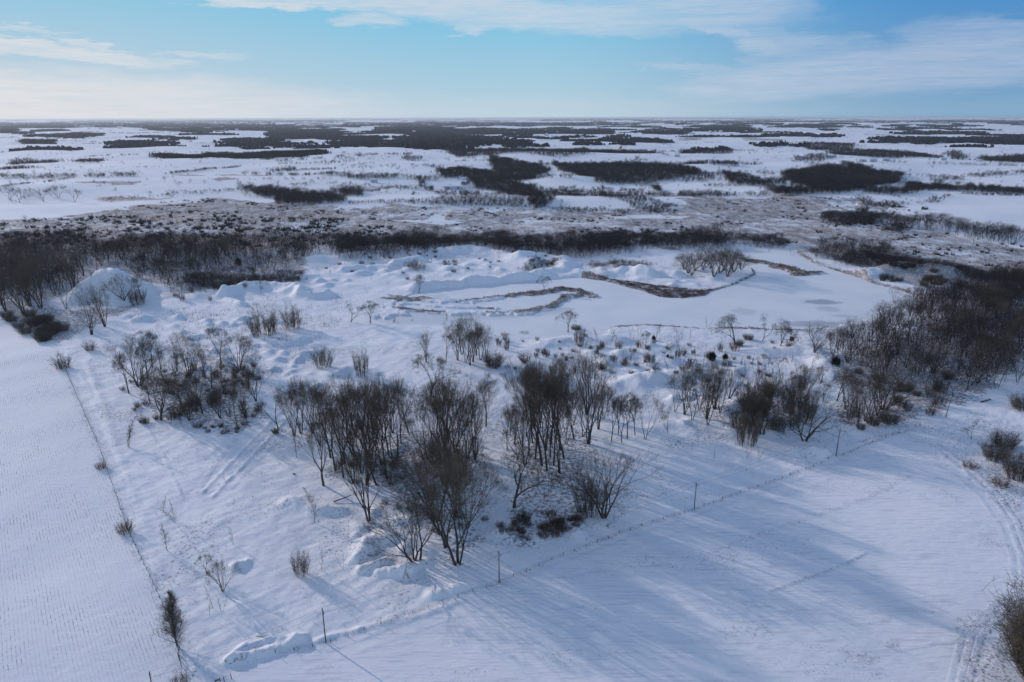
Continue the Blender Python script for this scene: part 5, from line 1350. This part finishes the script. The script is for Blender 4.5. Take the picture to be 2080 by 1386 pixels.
MID = [
    ('big rounded dark wood on the right-hand rise', [TR(3, [(625, 440), (700, 385), (850, 360), (1000, 350), (1200, 375), (1330, 385), (1340, 420), (1290, 465), (1180, 490), (1100, 545), (850, 545), (700, 510), (630, 480)], 13), TR(3, [(540, 520), (700, 505), (860, 530), (860, 548), (700, 552), (560, 545)], 6)], 13, 4.6),
    ('long dark wood on the hillside right of the farm', [TR(2, [(1295, 365), (1400, 345), (1560, 335), (1800, 355), (2080, 375), (2080, 455), (1800, 465), (1560, 465), (1450, 430), (1330, 400)], 12), TR(3, [(-5, 375), (60, 385), (120, 410), (150, 440), (60, 445), (-5, 450)], 11)], 12, 5),
    ('dense dark wood running down the middle valley', [TR(2, [(600, 405), (720, 380), (900, 385), (980, 400), (1060, 440), (1180, 455), (1250, 540), (1290, 570), (1280, 610), (1180, 620), (1140, 575), (1050, 530), (900, 500), (820, 490), (800, 455), (740, 440), (640, 460), (600, 440)], 8), TR(2, [(900, 330), (1000, 325), (1150, 340), (1270, 370), (1280, 395), (1200, 430), (1180, 450), (1080, 455), (1000, 440), (930, 400)], 9)], 10, 4.4),
    ('scattered round trees before the white hill', [TR(2, [(545, 560), (700, 530), (1130, 540), (1160, 600), (900, 612), (540, 605)], 11)], 11, 7),
    ('brush along the marsh edge below the white hill', [G(690, 880, 411, 420, 4, 9), TR(2, [(420, 575), (1150, 590), (1150, 612), (420, 600)], 3)], 4.5, 4),
    ('dark brush and trees on the low ridge right of centre', [TR(2, [(1280, 520), (1500, 530), (1700, 530), (1850, 550), (2000, 570), (2030, 600), (1980, 625), (1880, 632), (1780, 620), (1720, 590), (1600, 565), (1400, 560)], 5), TR(2, [(1180, 590), (1560, 600), (1900, 620), (1900, 635), (1400, 632), (1180, 625)], 4)], 5.5, 3.8),
    ('grove of bare trees left of centre at the marsh edge', [TR(1, [(1460, 500), (1540, 470), (1650, 460), (1800, 475), (2000, 490), (2080, 500), (2080, 590), (1900, 590), (1700, 595), (1640, 560), (1540, 530)], 13), G(690, 735, 380, 404, 11, 14)], 13, 5),
    ('farmstead trees left of the pale shed', [G(697, 812, 362, 379, 9, 15), G(815, 890, 364, 379, 9, 16)], 9, 6),
    ('tree belt along the creek at the right', [TR(3, [(1380, 470), (1500, 445), (1800, 455), (2080, 460), (3000, 480), (3000, 530), (2080, 520), (1700, 520), (1520, 520), (1400, 545)], 12), TR(3, [(1080, 495), (1230, 490), (1380, 500), (1380, 550), (1200, 560), (1080, 545)], 9), TR(3, [(230, 430), (420, 435), (620, 470), (620, 500), (440, 500), (290, 480)], 9)], 11, 5),
    ('low brush before the creek at the right', [G(1935, 2300, 394, 404, 4, 20), TR(3, [(1060, 560), (1250, 570), (1350, 590), (1340, 612), (1100, 605)], 4), TR(3, [(1470, 570), (1560, 545), (1640, 550), (1560, 580), (1490, 600)], 4)], 5, 4),
    ('open tree rows on the slope right of centre', [G(1380, 1450, 354, 379, 11, 22), TR(3, [(0, 490), (300, 500), (530, 530), (530, 552), (200, 548), (0, 540)], 7), TR(2, [(1220, 495), (1640, 500), (2080, 505), (2080, 540), (1700, 535), (1240, 522)], 7)], 8.5, 6),
    ('round dark grove below the far fields', [TR(3, [(10, 270), (60, 250), (180, 240), (300, 260), (350, 290), (300, 300), (20, 298)], 12), TR(3, [(0, 350), (40, 335), (200, 355), (345, 380), (340, 402), (200, 400), (60, 390)], 9)], 11, 7),
    ('two-lobed dark wood on the far right fields', [TR(3, [(745, 235), (830, 215), (930, 210), (1050, 235), (1040, 262), (860, 262), (770, 255)], 12), TR(3, [(900, 270), (1000, 250), (1200, 245), (1400, 250), (1560, 270), (1605, 300), (1400, 312), (1200, 318), (960, 310), (900, 290)], 12), TR(3, [(1610, 280), (1640, 247), (1700, 255), (1725, 295), (1650, 303)], 12)], 12, 8),
    ('dark wood at the far right edge', [TR(3, [(1810, 290), (1880, 275), (2080, 262), (3000, 262), (3000, 340), (2080, 335), (1850, 332)], 13)], 13, 8),
    ('grove on the shoulder of the far right hill', [G(1605, 1698, 325, 340, 9, 31), G(1513, 1542, 334, 347, 9, 32)], 10, 7),
    ('long wood crossing the far valley in the middle', [TR(2, [(655, 275), (740, 262), (900, 265), (1100, 280), (1200, 300), (1500, 300), (1520, 325), (1300, 338), (1120, 325), (900, 325), (720, 333), (660, 310)], 11), TR(2, [(1100, 265), (1200, 250), (1480, 236), (1520, 260), (1900, 285), (1890, 303), (1560, 320), (1400, 298), (1180, 290)], 10)], 11, 7),
    ('brushy trees on the farm track left', [G(20, 116, 319, 339, 9, 36), G(158, 210, 320, 340, 9, 37), G(0, 68, 337, 357, 9, 38)], 9, 8),
    ('round copse on the left snowfields', [G(558, 603, 344, 358, 8, 39), G(818, 856, 322, 337, 8, 40), G(750, 806, 297, 311, 8, 41)], 8, 7)]
for i, (lab, polys, H, sp) in enumerate(MID): wood('woodland', lab, polys, H, sp, seed=30 + i, hv=.34)
wood('conifer_wood', 'long dark conifer belt on the left snowfields', [G(306, 420, 315, 328, 9, 1), G(345, 408, 322, 331, 8, 2), G(400, 670, 309, 327, 10, 3)], 10, 6, 'pine', 50)
wood('conifer_wood', 'dark conifer plot far left before the town', [G(44, 116, 283, 298, 12, 4)], 12, 9, 'pine', 51)
rh_ = random.Random(77); pos = []; hs = []
for k in range(270):
    y = 258 + 144 * rh_.random() ** 1.5; x = rh_.uniform(-60, 2140); g = P0(x, y)
    if abs(x - 1150) > 420 and rh_.random() < .35: continue
    a = rh_.choice((0, 0, 1.57, .5, -.4)) + rh_.gauss(0, .12); L = rh_.uniform(40, 260) * (1 + g[1] / 3000); rows = rh_.choice((1, 1, 2, 4)); gap = rh_.uniform(.15, .6); h = rh_.uniform(4, 10)
    for t in range(int(L / 6)):
        if fbm(np.array([t / 5.0]), np.array([k * 3.3]), 2, 72)[0] > gap - .3: continue
        for r_ in range(rows): pos.append((g[0] + math.cos(a) * (t * 6 - L / 2) + rh_.gauss(0, 2.5), g[1] + math.sin(a) * (t * 6 - L / 2) + r_ * 6 + rh_.gauss(0, 3))); hs.append(h * rh_.uniform(.6, 1.3))
for k in range(800):
    y = 262 + 136 * rh_.random() ** 1.3; g = P0(rh_.uniform(-60, 2140), y); pos.append((g[0], g[1])); hs.append(rh_.uniform(4, 11))
q = np.array(pos); V = stamp(B2, on_ground(q), np.array(hs), rs, 1.25); NTRI[0] += len(V) // 3
tag(link('hedgerow_trees', npmesh('hedgerow_trees', V, np.arange(len(V)).reshape(-1, 3)), M['wood']), 'thin hedgerows and scattered small trees between the distant snowfields', 'trees', None, 'stuff')
FARW = [
    ('long dark wood at the far left before the town', [G(0, 34, 259, 272, 12), G(67, 142, 264, 270, 11), G(54, 132, 272, 282, 12), G(132, 206, 270, 281, 13), G(44, 158, 298, 312, 10)]),
    ('farmstead grove far left of the middle', [G(212, 357, 285, 301, 10), G(206, 260, 298, 305, 6)]),
    ('dark wood in the middle distance left of centre', [G(447, 573, 281, 297, 12), G(283, 640, 261, 268, 11), G(540, 706, 264, 286, 11), G(600, 780, 277, 288, 11)]),
    ('great dark woods in the centre distance', [TR(2, [(330, 185), (480, 150), (620, 155), (760, 160), (900, 175), (1050, 185), (1170, 210), (1160, 235), (1100, 250), (1040, 258), (900, 245), (790, 262), (760, 285), (600, 285), (480, 290), (390, 278), (370, 230), (340, 208)], 12), TR(2, [(215, 125), (400, 100), (560, 105), (720, 125), (900, 125), (1200, 128), (1640, 128), (1640, 168), (1200, 163), (760, 160), (540, 165), (400, 165), (230, 165)], 12), TR(2, [(0, 175), (130, 170), (270, 188), (330, 215), (0, 220)], 12)]),
    ('dark woods right of the centre distance', [G(1151, 1234, 287, 297, 11), G(1217, 1338, 281, 293, 11), G(1380, 1542, 259, 272, 12), G(1282, 1400, 268, 275, 10)]),
    ('dark woods in the far right distance', [G(1773, 2300, 276, 297, 14), G(1845, 2000, 266, 276, 12), G(1817, 1924, 260, 266, 11), G(1490, 1592, 251, 255, 11), G(1560, 1682, 256, 261, 10), G(1660, 1740, 251, 254, 11)])]
for i, (lab, polys) in enumerate(FARW): wood('distant_wood', lab, polys, 11, 20, 'mass', 70 + i, 'far', wf=1.3, hv=.4)
rd = random.Random(41); pos = []; hh = []
for k in range(520):
    y = 241.0 + 19 * rd.random() ** 1.9; x = rd.uniform(-500, 2600); w = rd.uniform(8, 80) * (1.7 if y < 246 else 1); hgt = rd.uniform(.1, .8) * (.35 if y < 244 else 1)
    if x > 1300 and rd.random() < .3: continue
    for j in range(int(w * (1.2 + hgt))):
        u = rd.uniform(-1, 1); p = P0(x + u * w * .5, y + rd.uniform(-1, 1) * hgt * math.sqrt(1 - u * u)); d = math.hypot(p[0], p[1]); pos.append((p[0], p[1])); hh.append(d)
for (x0, x1, y0, y1) in ((700, 1300, 250, 257), (1300, 2080, 246, 250), (0, 330, 250, 262), (280, 560, 250, 261), (150, 700, 245, 249), (-300, 0, 248, 262)):
    for j in range(int((x1 - x0) * (y1 - y0) * 1.9)):
        p = P0(rd.uniform(x0, x1), rd.uniform(y0, y1))
        if fbm(np.array([p[0] / 1500]), np.array([p[1] / 900]), 3, 31)[0] > -.16: pos.append((p[0], p[1])); hh.append(math.hypot(p[0], p[1]))
q = np.array(pos); d = np.array(hh); p3 = on_ground(q); rs2 = np.random.RandomState(9)
V = []
for lo, hi in ((0, 7e3), (7e3, 9e3), (9e3, 12e3), (12e3, 17e3), (17e3, 25e3), (25e3, 4e4), (4e4, 3e5)):
    k = np.nonzero((d >= lo) & (d < hi))[0]
    if len(k): V.append(stamp(MS, p3[k], 12 * rs2.uniform(.7, 1.3, len(k)), rs2, np.mean(d[k]) / 700 * 1.6 / 12))
V = np.vstack(V); NTRI[0] += len(V) // 3
tag(link('distant_wood', npmesh('distant_wood', V, np.arange(len(V)).reshape(-1, 3)), M['far']), 'blue-grey woods and shelter belts scattered out to the horizon', 'wood', None, 'stuff')
rd = random.Random(43); polys = []
for k in range(150):
    y = 257 + 50 * rd.random() ** 1.5; x = rd.choice((rd.uniform(0, 2080), rd.uniform(250, 1350))); w = rd.uniform(25, 130); hh_ = rd.uniform(.3, 2.6) * (1 if y > 268 else .6); n = 14
    polys.append(W2([(x + w * .5 * math.cos(6.283 * j / n) * rd.uniform(.6, 1.1), y + hh_ * math.sin(6.283 * j / n) * rd.uniform(.4, 1.1)) for j in range(n)]))
wood('distant_wood', 'ragged small woods in the far middle distance', polys, 11, 19, 'mass', 95, 'far', hv=.45, wf=1.2)
print('woods', NTRI[0], round(time.time() - _t0, 1))

# brush dotted through the marsh
def sizes(n, lo, hi): return lo + (hi - lo) * rs.rand(n) ** 3.2
q = rand_in(MARSH, 3000, rs, lambda x, y, r: (fbm(x / 55, y / 55, 4, 66) + r.rand(len(x)) * .45 > .42) & (sdf(x, y, LAKE) < -4) & (np.abs(x) < y * .9))
V = stamp(SH, on_ground(q), sizes(len(q), .7, 4.2), rs, 1.25)
tag(link('marsh_brush', npmesh('marsh_brush', V, np.arange(len(V)).reshape(-1, 3)), M['wood']), 'dark brush dotted across the brown marsh', 'brush', None, 'stuff')
q = rand_in(W2([(-300, 452), (0, 450), (300, 440), (700, 446), (820, 470), (700, 500), (0, 500), (-300, 500)]), 2200, rs, lambda x, y, r: fbm(x / 40, y / 40, 4, 68) + r.rand(len(x)) * .5 > .3)
V = stamp(SH, on_ground(q), sizes(len(q), .8, 5.5), rs, 1.15)
tag(link('marsh_brush', npmesh('marsh_brush', V, np.arange(len(V)).reshape(-1, 3)), M['wood']), 'dense dark brush between the marsh and the left wood', 'brush', None, 'stuff')
q = rand_in(MARSH, 26000, rs, lambda x, y, r: (fbm(x / 24, y / 24, 4, 69) + r.rand(len(x)) * .5 > .30) & (sdf(x, y, LAKE) < -2) & (sdf(x, y, POND2) < 0) & (np.abs(x) < y * .85))
slivers('marsh_sedge', on_ground(q), 1.1, .22, .4, 'reed', 'brown sedge and cattail tufts covering the marsh', seed=8)
q = rand_in(W2([(-200, 452), (0, 452), (300, 441), (520, 436), (700, 445), (700, 500), (0, 500), (-200, 500)]), 110, rs)
V = stamp(B1, on_ground(q), rs.uniform(7, 13, len(q)), rs, 1.0)
tag(link('woodland', npmesh('woodland', V, np.arange(len(V)).reshape(-1, 3)), M['wood']), 'scattered bare trees standing in the marsh behind the left wood', 'wood', None, 'stuff')

# ---- lone trees out on the snowfields
FT = [(237, 354, 346, 'far lone tree on the left snowfield above the drainage ditches'), (335, 372, 357, 'round tree left of the pair above the curved ditch'), (363, 382, 365, 'spreading tree right of the curved ditch'),
      (500, 359, 346, 'round tree left of the reddish copse'), (432, 396, 381, 'small tree at the edge of the marsh left of the grove'), (304, 404, 387, 'leaning tree at the end of the drainage ditches'), (374, 400, 384, 'dark twin tree at the marsh edge'), (349, 402, 383, 'thin tree left of the dark twin tree'),
      (738, 345, 331, 'round tree alone on the white slope left of the farm'), (702, 322, 306, 'tree left of the round copse by the far wood'), (728, 322, 307, 'second tree left of the round copse by the far wood'), (288, 356, 350, 'small tree dot on the left snowfield'),
      (152, 412, 380, 'tallest tree of the row at the left marsh edge'), (20, 406, 376, 'first broad tree at the far left marsh edge'), (40, 412, 380, 'second broad tree at the far left marsh edge'), (120, 403, 372, 'open tree in the row at the left marsh edge'),
      (88, 410, 382, 'dark tree in the row at the left marsh edge'), (60, 398, 380, 'small tree in the row at the left marsh edge'), (105, 398, 378, 'rounded tree in the row at the left marsh edge'), (700, 402, 372, 'open tree at the right end of the marsh-edge grove'), (280, 275, 269, 'far tree beside the long field hedge'),
      (1720, 283, 279, 'far tree left of the pair on the right plain'), (1725, 338, 331, 'small tree under the two-lobed wood'), (1793, 336, 330, 'small tree right under the two-lobed wood')]
for px, py, top, lab in FT:
    q = P(px, py); plant('far', q, tall(q, top), lab, None, 1.1)
q0 = scatter([(640, 338), (690, 330), (800, 326), (800, 331), (700, 337), (560, 343), (560, 340)], 46, 4, 5)
for q in q0: plant('cedar', q, RT.uniform(2.5, 4), 'small conifer in the nursery rows on the white slope', 'nursery conifers', 1.0)

# ---- hunting blind, gate, logs
q = P(1607, 700); o = empty('hunting_blind', q, .4); tag(o, 'dark box hunting blind on legs near the lake shore', 'hunting blind')
b = MB().box((0, 0, 3.0), (1.6, 1.6, 1.9)); c = b.build('cabin', M['dark'], o)
MB().box((0, 0, 4.02), (1.9, 1.9, .12)).build('roof', M['dark'], o); MB().box((0, -.803, 3.35), (1.0, .02, .35)).build('window', M['glass'], c)
for sx in (-1, 1):
    for sy in (-1, 1): MB().tube([(sx * .95, sy * .95, -.3), (sx * .72, sy * .72, 2.06)], .06, 5).build('leg', M['pole'], o)
MB().tube([(-.3, -1.4, 0), (-.3, -.85, 2.2)], .03, 4).tube([(.3, -1.4, 0), (.3, -.85, 2.2)], .03, 4).build('ladder', M['pole'], o)

a = P(438, 1392); b_ = P(470, 1379); d = b_ - a; o = empty('farm_gate', a, math.atan2(d.y, d.x)); tag(o, 'weathered wooden gate with brace posts at the bottom edge', 'gate'); L = d.length
for x, h in ((0, 1.5), (1.0, 1.5), (L * .55, 1.4), (L, 1.5)): MB().tube([(x, 0, -.4), (x, 0, h)], .09, 7).build('post', M['pole'], o)
MB().box((.5, 0, 1.15), (1.0, .05, .5)).build('board', M['pole'], o)
MB().tube([(1.0, 0, .5), (L * .55, 0, 1.2)], .04, 5).build('brace', M['pole'], o); MB().tube([(L * .55, 0, 1.25), (L, 0, 1.3)], .04, 5).build('rail', M['pole'], o)
for px, py, top, lean, lab in ((363, 1322, 1316, .2, 'upper one of two broken posts below the columnar poplar'), (366, 1343, 1325, -.12, 'lower one of two broken posts below the columnar poplar')):
    q = P(px, py); h = max(tall(q, top), 1.6); m = MB().tube([(0, 0, -.3), (0, 0, h * .6), (.05, 0, h)], [.12, .11, .06], 7).tube([(0, 0, h * .55), (.35, .05, h * .8)], [.06, .03], 5)
    o = m.build('broken_post', M['dark']); o.location = q; o.rotation_euler = (0, lean, .4); tag(o, lab, 'post')
def log(px, py, L, rz, r, lab, br=2, dz=0.15, tip=0.0):
    q = P(px, py); o = empty('fallen_log', q + Vector((0, 0, dz)), rz); tag(o, lab, 'log'); rd = random.Random(px)
    MB().tube([(-L / 2, 0, 0), (-L / 6, .1, .05 + tip * .3), (L / 6, -.06, .08 + tip * .6), (L / 2, .05, .12 + tip)], [r, r * .9, r * .7, r * .4], 8).build('trunk', M['bark'], o, True)
    for k in range(br):
        x = rd.uniform(-.1, .45) * L; m = MB().tube([(x, 0, .05 + tip * (x / L + .5)), (x + .5, rd.uniform(-.4, .4), .5), (x + .9, rd.uniform(-.7, .7), rd.uniform(.6, 1.0))], [r * .4, r * .3, .015], 5); m.build('branch', M['bark'], o, True)
log(2003, 815, 7, R(25), .32, 'dark fallen log on the snow at the right by the wood', 3)
log(696, 1017, 6, R(30), .22, 'fallen trunk lying into the left clump', 2, .4, .6)
log(533, 1296, 3.2, R(-12), .09, 'fallen branch on the snow beside the ditch bank', 3)
log(598, 964, 1.0, 0, .25, 'short dark stump log on the snow left of the leaning trunk', 0)

# ---- farm buildings and far landmarks
def shed(name, px, py, w, dpt, h, rz, lab, wall='white', roof='roofsnow', pitch=.22, doors=1, wins=4, cat='shed', silo=False):
    q = P(px, py); o = empty(name, q, rz); tag(o, lab, cat); rh = dpt / 2 * math.tan(pitch) + .001
    m = MB(); hw, hd = w / 2, dpt / 2; n = 0
    m.v = [(-hw, -hd, -.5), (hw, -hd, -.5), (hw, hd, -.5), (-hw, hd, -.5), (-hw, -hd, h), (hw, -hd, h), (hw, hd, h), (-hw, hd, h), (-hw, 0, h + rh), (hw, 0, h + rh)]
    m.f = [(0, 1, 5, 4), (2, 3, 7, 6), (1, 2, 6, 9, 5), (3, 0, 4, 8, 7), (4, 5, 9, 8), (6, 7, 8, 9)]
    wl = m.build('wall', M[wall], o)
    r = MB(); e = .5; t = .18
    for s in (-1, 1):
        k = len(r.v); y1 = s * (hd + e); z1 = h - e * math.tan(pitch); r.v += [(-hw - e, 0, h + rh + .02), (hw + e, 0, h + rh + .02), (hw + e, y1, z1 + .02), (-hw - e, y1, z1 + .02), (-hw - e, 0, h + rh + t), (hw + e, 0, h + rh + t), (hw + e, y1, z1 + t), (-hw - e, y1, z1 + t)]
        r.f += [(k, k + 1, k + 2, k + 3), (k + 4, k + 7, k + 6, k + 5), (k, k + 4, k + 5, k + 1), (k + 3, k + 2, k + 6, k + 7), (k + 1, k + 5, k + 6, k + 2), (k, k + 3, k + 7, k + 4)]
    r.build('roof', M[roof], o)
    for i in range(doors): MB().box((-hw + w * (i + .5) / doors, -hd - .03, h * .38), (w * .13, .06, h * .76)).build('door', M['steel'], o)
    for i in range(wins): MB().box((-hw + w * (i + .75) / wins * .96, -hd - .03, h * .6), (1.1, .05, .9)).build('window', M['glass'], o)
    return o
shed('farm_shed', 921, 384, 32, 14, 5.2, R(4), 'long pale metal farm shed in front of the valley wood', doors=2, wins=0)
shed('farm_house', 942, 374, 10, 8, 5, R(15), 'small house behind the long pale shed', 'white', pitch=.6, wins=3, cat='house')
shed('red_barn', 943, 369, 9, 8, 5, R(-10), 'small red barn half hidden by trees behind the pale shed', 'redpaint', pitch=.6, wins=0, cat='barn')
shed('field_shed', 1878, 426, 6, 5, 3, R(20), 'tiny dark shed at the head of the poplar row', 'dark', pitch=.5, wins=0)
for i, (px, py, w, lab) in enumerate(((1405, 273, 40, 'wide far farm building right of centre'), (1422, 276, 25, 'small far farm building beside the wide one'), (1393, 275, 22, 'left far farm building of the group right of centre'), (1752, 329, 18, 'pale farmhouse under the two-lobed wood'), (1770, 329, 24, 'long pale shed under the two-lobed wood'),
                                       (1797, 328, 20, 'shed at the right under the two-lobed wood'), (1050, 278, 30, 'pale building in the great centre woods'), (1290, 281, 45, 'long far shed on the right plain'), (575, 284, 30, 'farm building beside the middle distance wood'), (585, 286, 22, 'low farm building right beside the middle distance wood'),
                                       (1375, 318, 14, 'house by the trees on the far white hill'), (760, 371, 12, 'farmhouse hidden by the farmstead trees'), (40, 271, 30, 'farm building before the town'), (205, 263, 40, 'warehouse at the edge of the distant town'), (245, 262, 35, 'second warehouse at the edge of the distant town'),
                                       (330, 262, 30, 'small factory right of the distant town'), (120, 262, 30, 'pale hall left of the grain elevator'), (1915, 326, 16, 'cabin at the right end of the two-lobed wood'))):
    shed('farm_building', px, py, w, w * .45, 5 + w * .05, R((i * 37) % 50 - 25), lab, doors=1, wins=2, pitch=.4, cat='building')
RH = random.Random(12); h0 = None
for k in range(46):
    x, y = RH.choice(((RH.uniform(60, 345), RH.uniform(252, 264)), (RH.uniform(300, 560), RH.uniform(255, 266)), (RH.uniform(800, 1300), RH.uniform(262, 285)), (RH.uniform(1380, 1700), RH.uniform(262, 275))))
    q = P(x, y)
    if h0 is None: h0 = shed('town_house', x, y, 16, 11, 6, 0, 'pale distant house among the blue-grey trees', doors=1, wins=2, pitch=.6, cat='house'); o = h0
    else:
        o = h0.copy(); COL.objects.link(o)
        for ch in list(h0.children):
            c = ch.copy(); COL.objects.link(c); c.parent = o
    o.location = q; o.rotation_euler.z = RH.uniform(0, 3.1); k_ = RH.uniform(.8, 2.0); o.scale = (k_, k_, k_ * .8 + .2)
    o['group'] = 'houses of the distant town and farms'
def elevator(px, py, lab, s=1.0):
    q = P(px, py); o = empty('grain_elevator', q); tag(o, lab, 'grain elevator'); o.scale = (s, s, s)
    for i in range(4): MB().tube([(i * 9 - 14, 0, -1), (i * 9 - 14, 0, 30)], 4.6, 16).build('silo', M['concrete'], o)
    MB().box((-2, 0, 38), (9, 8, 18)).build('head_house', M['concrete'], o); MB().box((0, 0, 31.5), (34, 5, 3)).build('gallery', M['concrete'], o)
elevator(155, 258, 'pale grain elevator tower rising from the distant town')
elevator(1343, 250, 'hazy grain elevator on the horizon right of centre', 1.6)
q = P(211, 247); o = empty('water_tower', q); tag(o, 'water tower standing over the far left horizon', 'water tower')
tp = tall(q, 236); tp = max(tp, 40)
MB().tube([(0, 0, 0), (0, 0, tp - 12)], [3, 2.2], 10).build('column', M['steel'], o)
MB().tube([(0, 0, tp - 14), (0, 0, tp - 11), (0, 0, tp - 6), (0, 0, tp - 1), (0, 0, tp)], [2.5, 10, 13, 9, 2], 16).build('tank', M['steel'], o, True)
for px, py, top, lab in ((1700, 279, 262, 'thin radio mast on the right plain, left one'), (1812, 277, 261, 'thin radio mast on the right plain, middle one'), (1605, 275, 263, 'thin radio mast farthest left on the plain'), (2011, 272, 264, 'thin radio mast at the far right')):
    q = P(px, py); h = tall(q, top); o = empty('radio_mast', q); tag(o, lab, 'mast')
    MB().tube([(0, 0, 0), (0, 0, h)], [.7, .45], 4).build('mast', M['steel'], o); MB().tube([(-2, 0, h * .93), (2, 0, h * .93)], .4, 4).build('antenna', M['steel'], o)
# cattle on the far white field
def cow(q, rz, lab):
    v = [(-.9, 0, 1.05), (-.3, 0, 1.12), (.4, 0, 1.12), (.95, 0, 1.25), (1.35, 0, 1.05), (1.6, 0, .85)] ; e = [(i, i + 1) for i in range(5)]; r = [.32, .40, .40, .25, .17, .12]
    for x in (-.75, .55):
        for s in (-1, 1):
            n = len(v); v += [(x, s * .2, .75), (x + .06, s * .22, .4), (x, s * .22, 0)]; e += [(0 if x < 0 else 2, n), (n, n + 1), (n + 1, n + 2)]; r += [.16, .09, .07]
    me = bpy.data.meshes.new('cow'); me.from_pydata(v, e, []); o = link('cow', me, M['hide']); o.location = q; o.rotation_euler.z = rz
    sk = o.modifiers.new('skin', 'SKIN')
    for i, sv in enumerate(me.skin_vertices[0].data): sv.radius = (r[i], r[i])
    me.skin_vertices[0].data[0].use_root = True
    tag(o, lab, 'cow', 'cattle grazing on the far white field')
for px, py in ((1568, 321), (1573, 322), (1578, 322), (1582, 324), (1587, 323)): cow(P(px, py), RT.uniform(0, 6), 'dark cow on the far white field left of the two-lobed wood')

# ---- air
hz = MB().box((0, 20000, 58.5), (150000, 110000, 127)).build('haze', None); tag(hz, 'thin blue winter haze over the plain', 'haze', None, 'stuff')
m = bpy.data.materials.new('haze'); m.use_nodes = True; t = m.node_tree; t.nodes.remove(t.nodes['Principled BSDF'])
v = t.nodes.new('ShaderNodeVolumePrincipled'); v.inputs['Color'].default_value = RGB(.82, .90, 1.0); v.inputs['Density'].default_value = HAZE; v.inputs['Anisotropy'].default_value = .3
t.links.new(v.outputs[0], t.nodes['Material Output'].inputs['Volume']); hz.data.materials.append(m)
print('done', COUNT, NTRI[0], round(time.time() - _t0, 1))
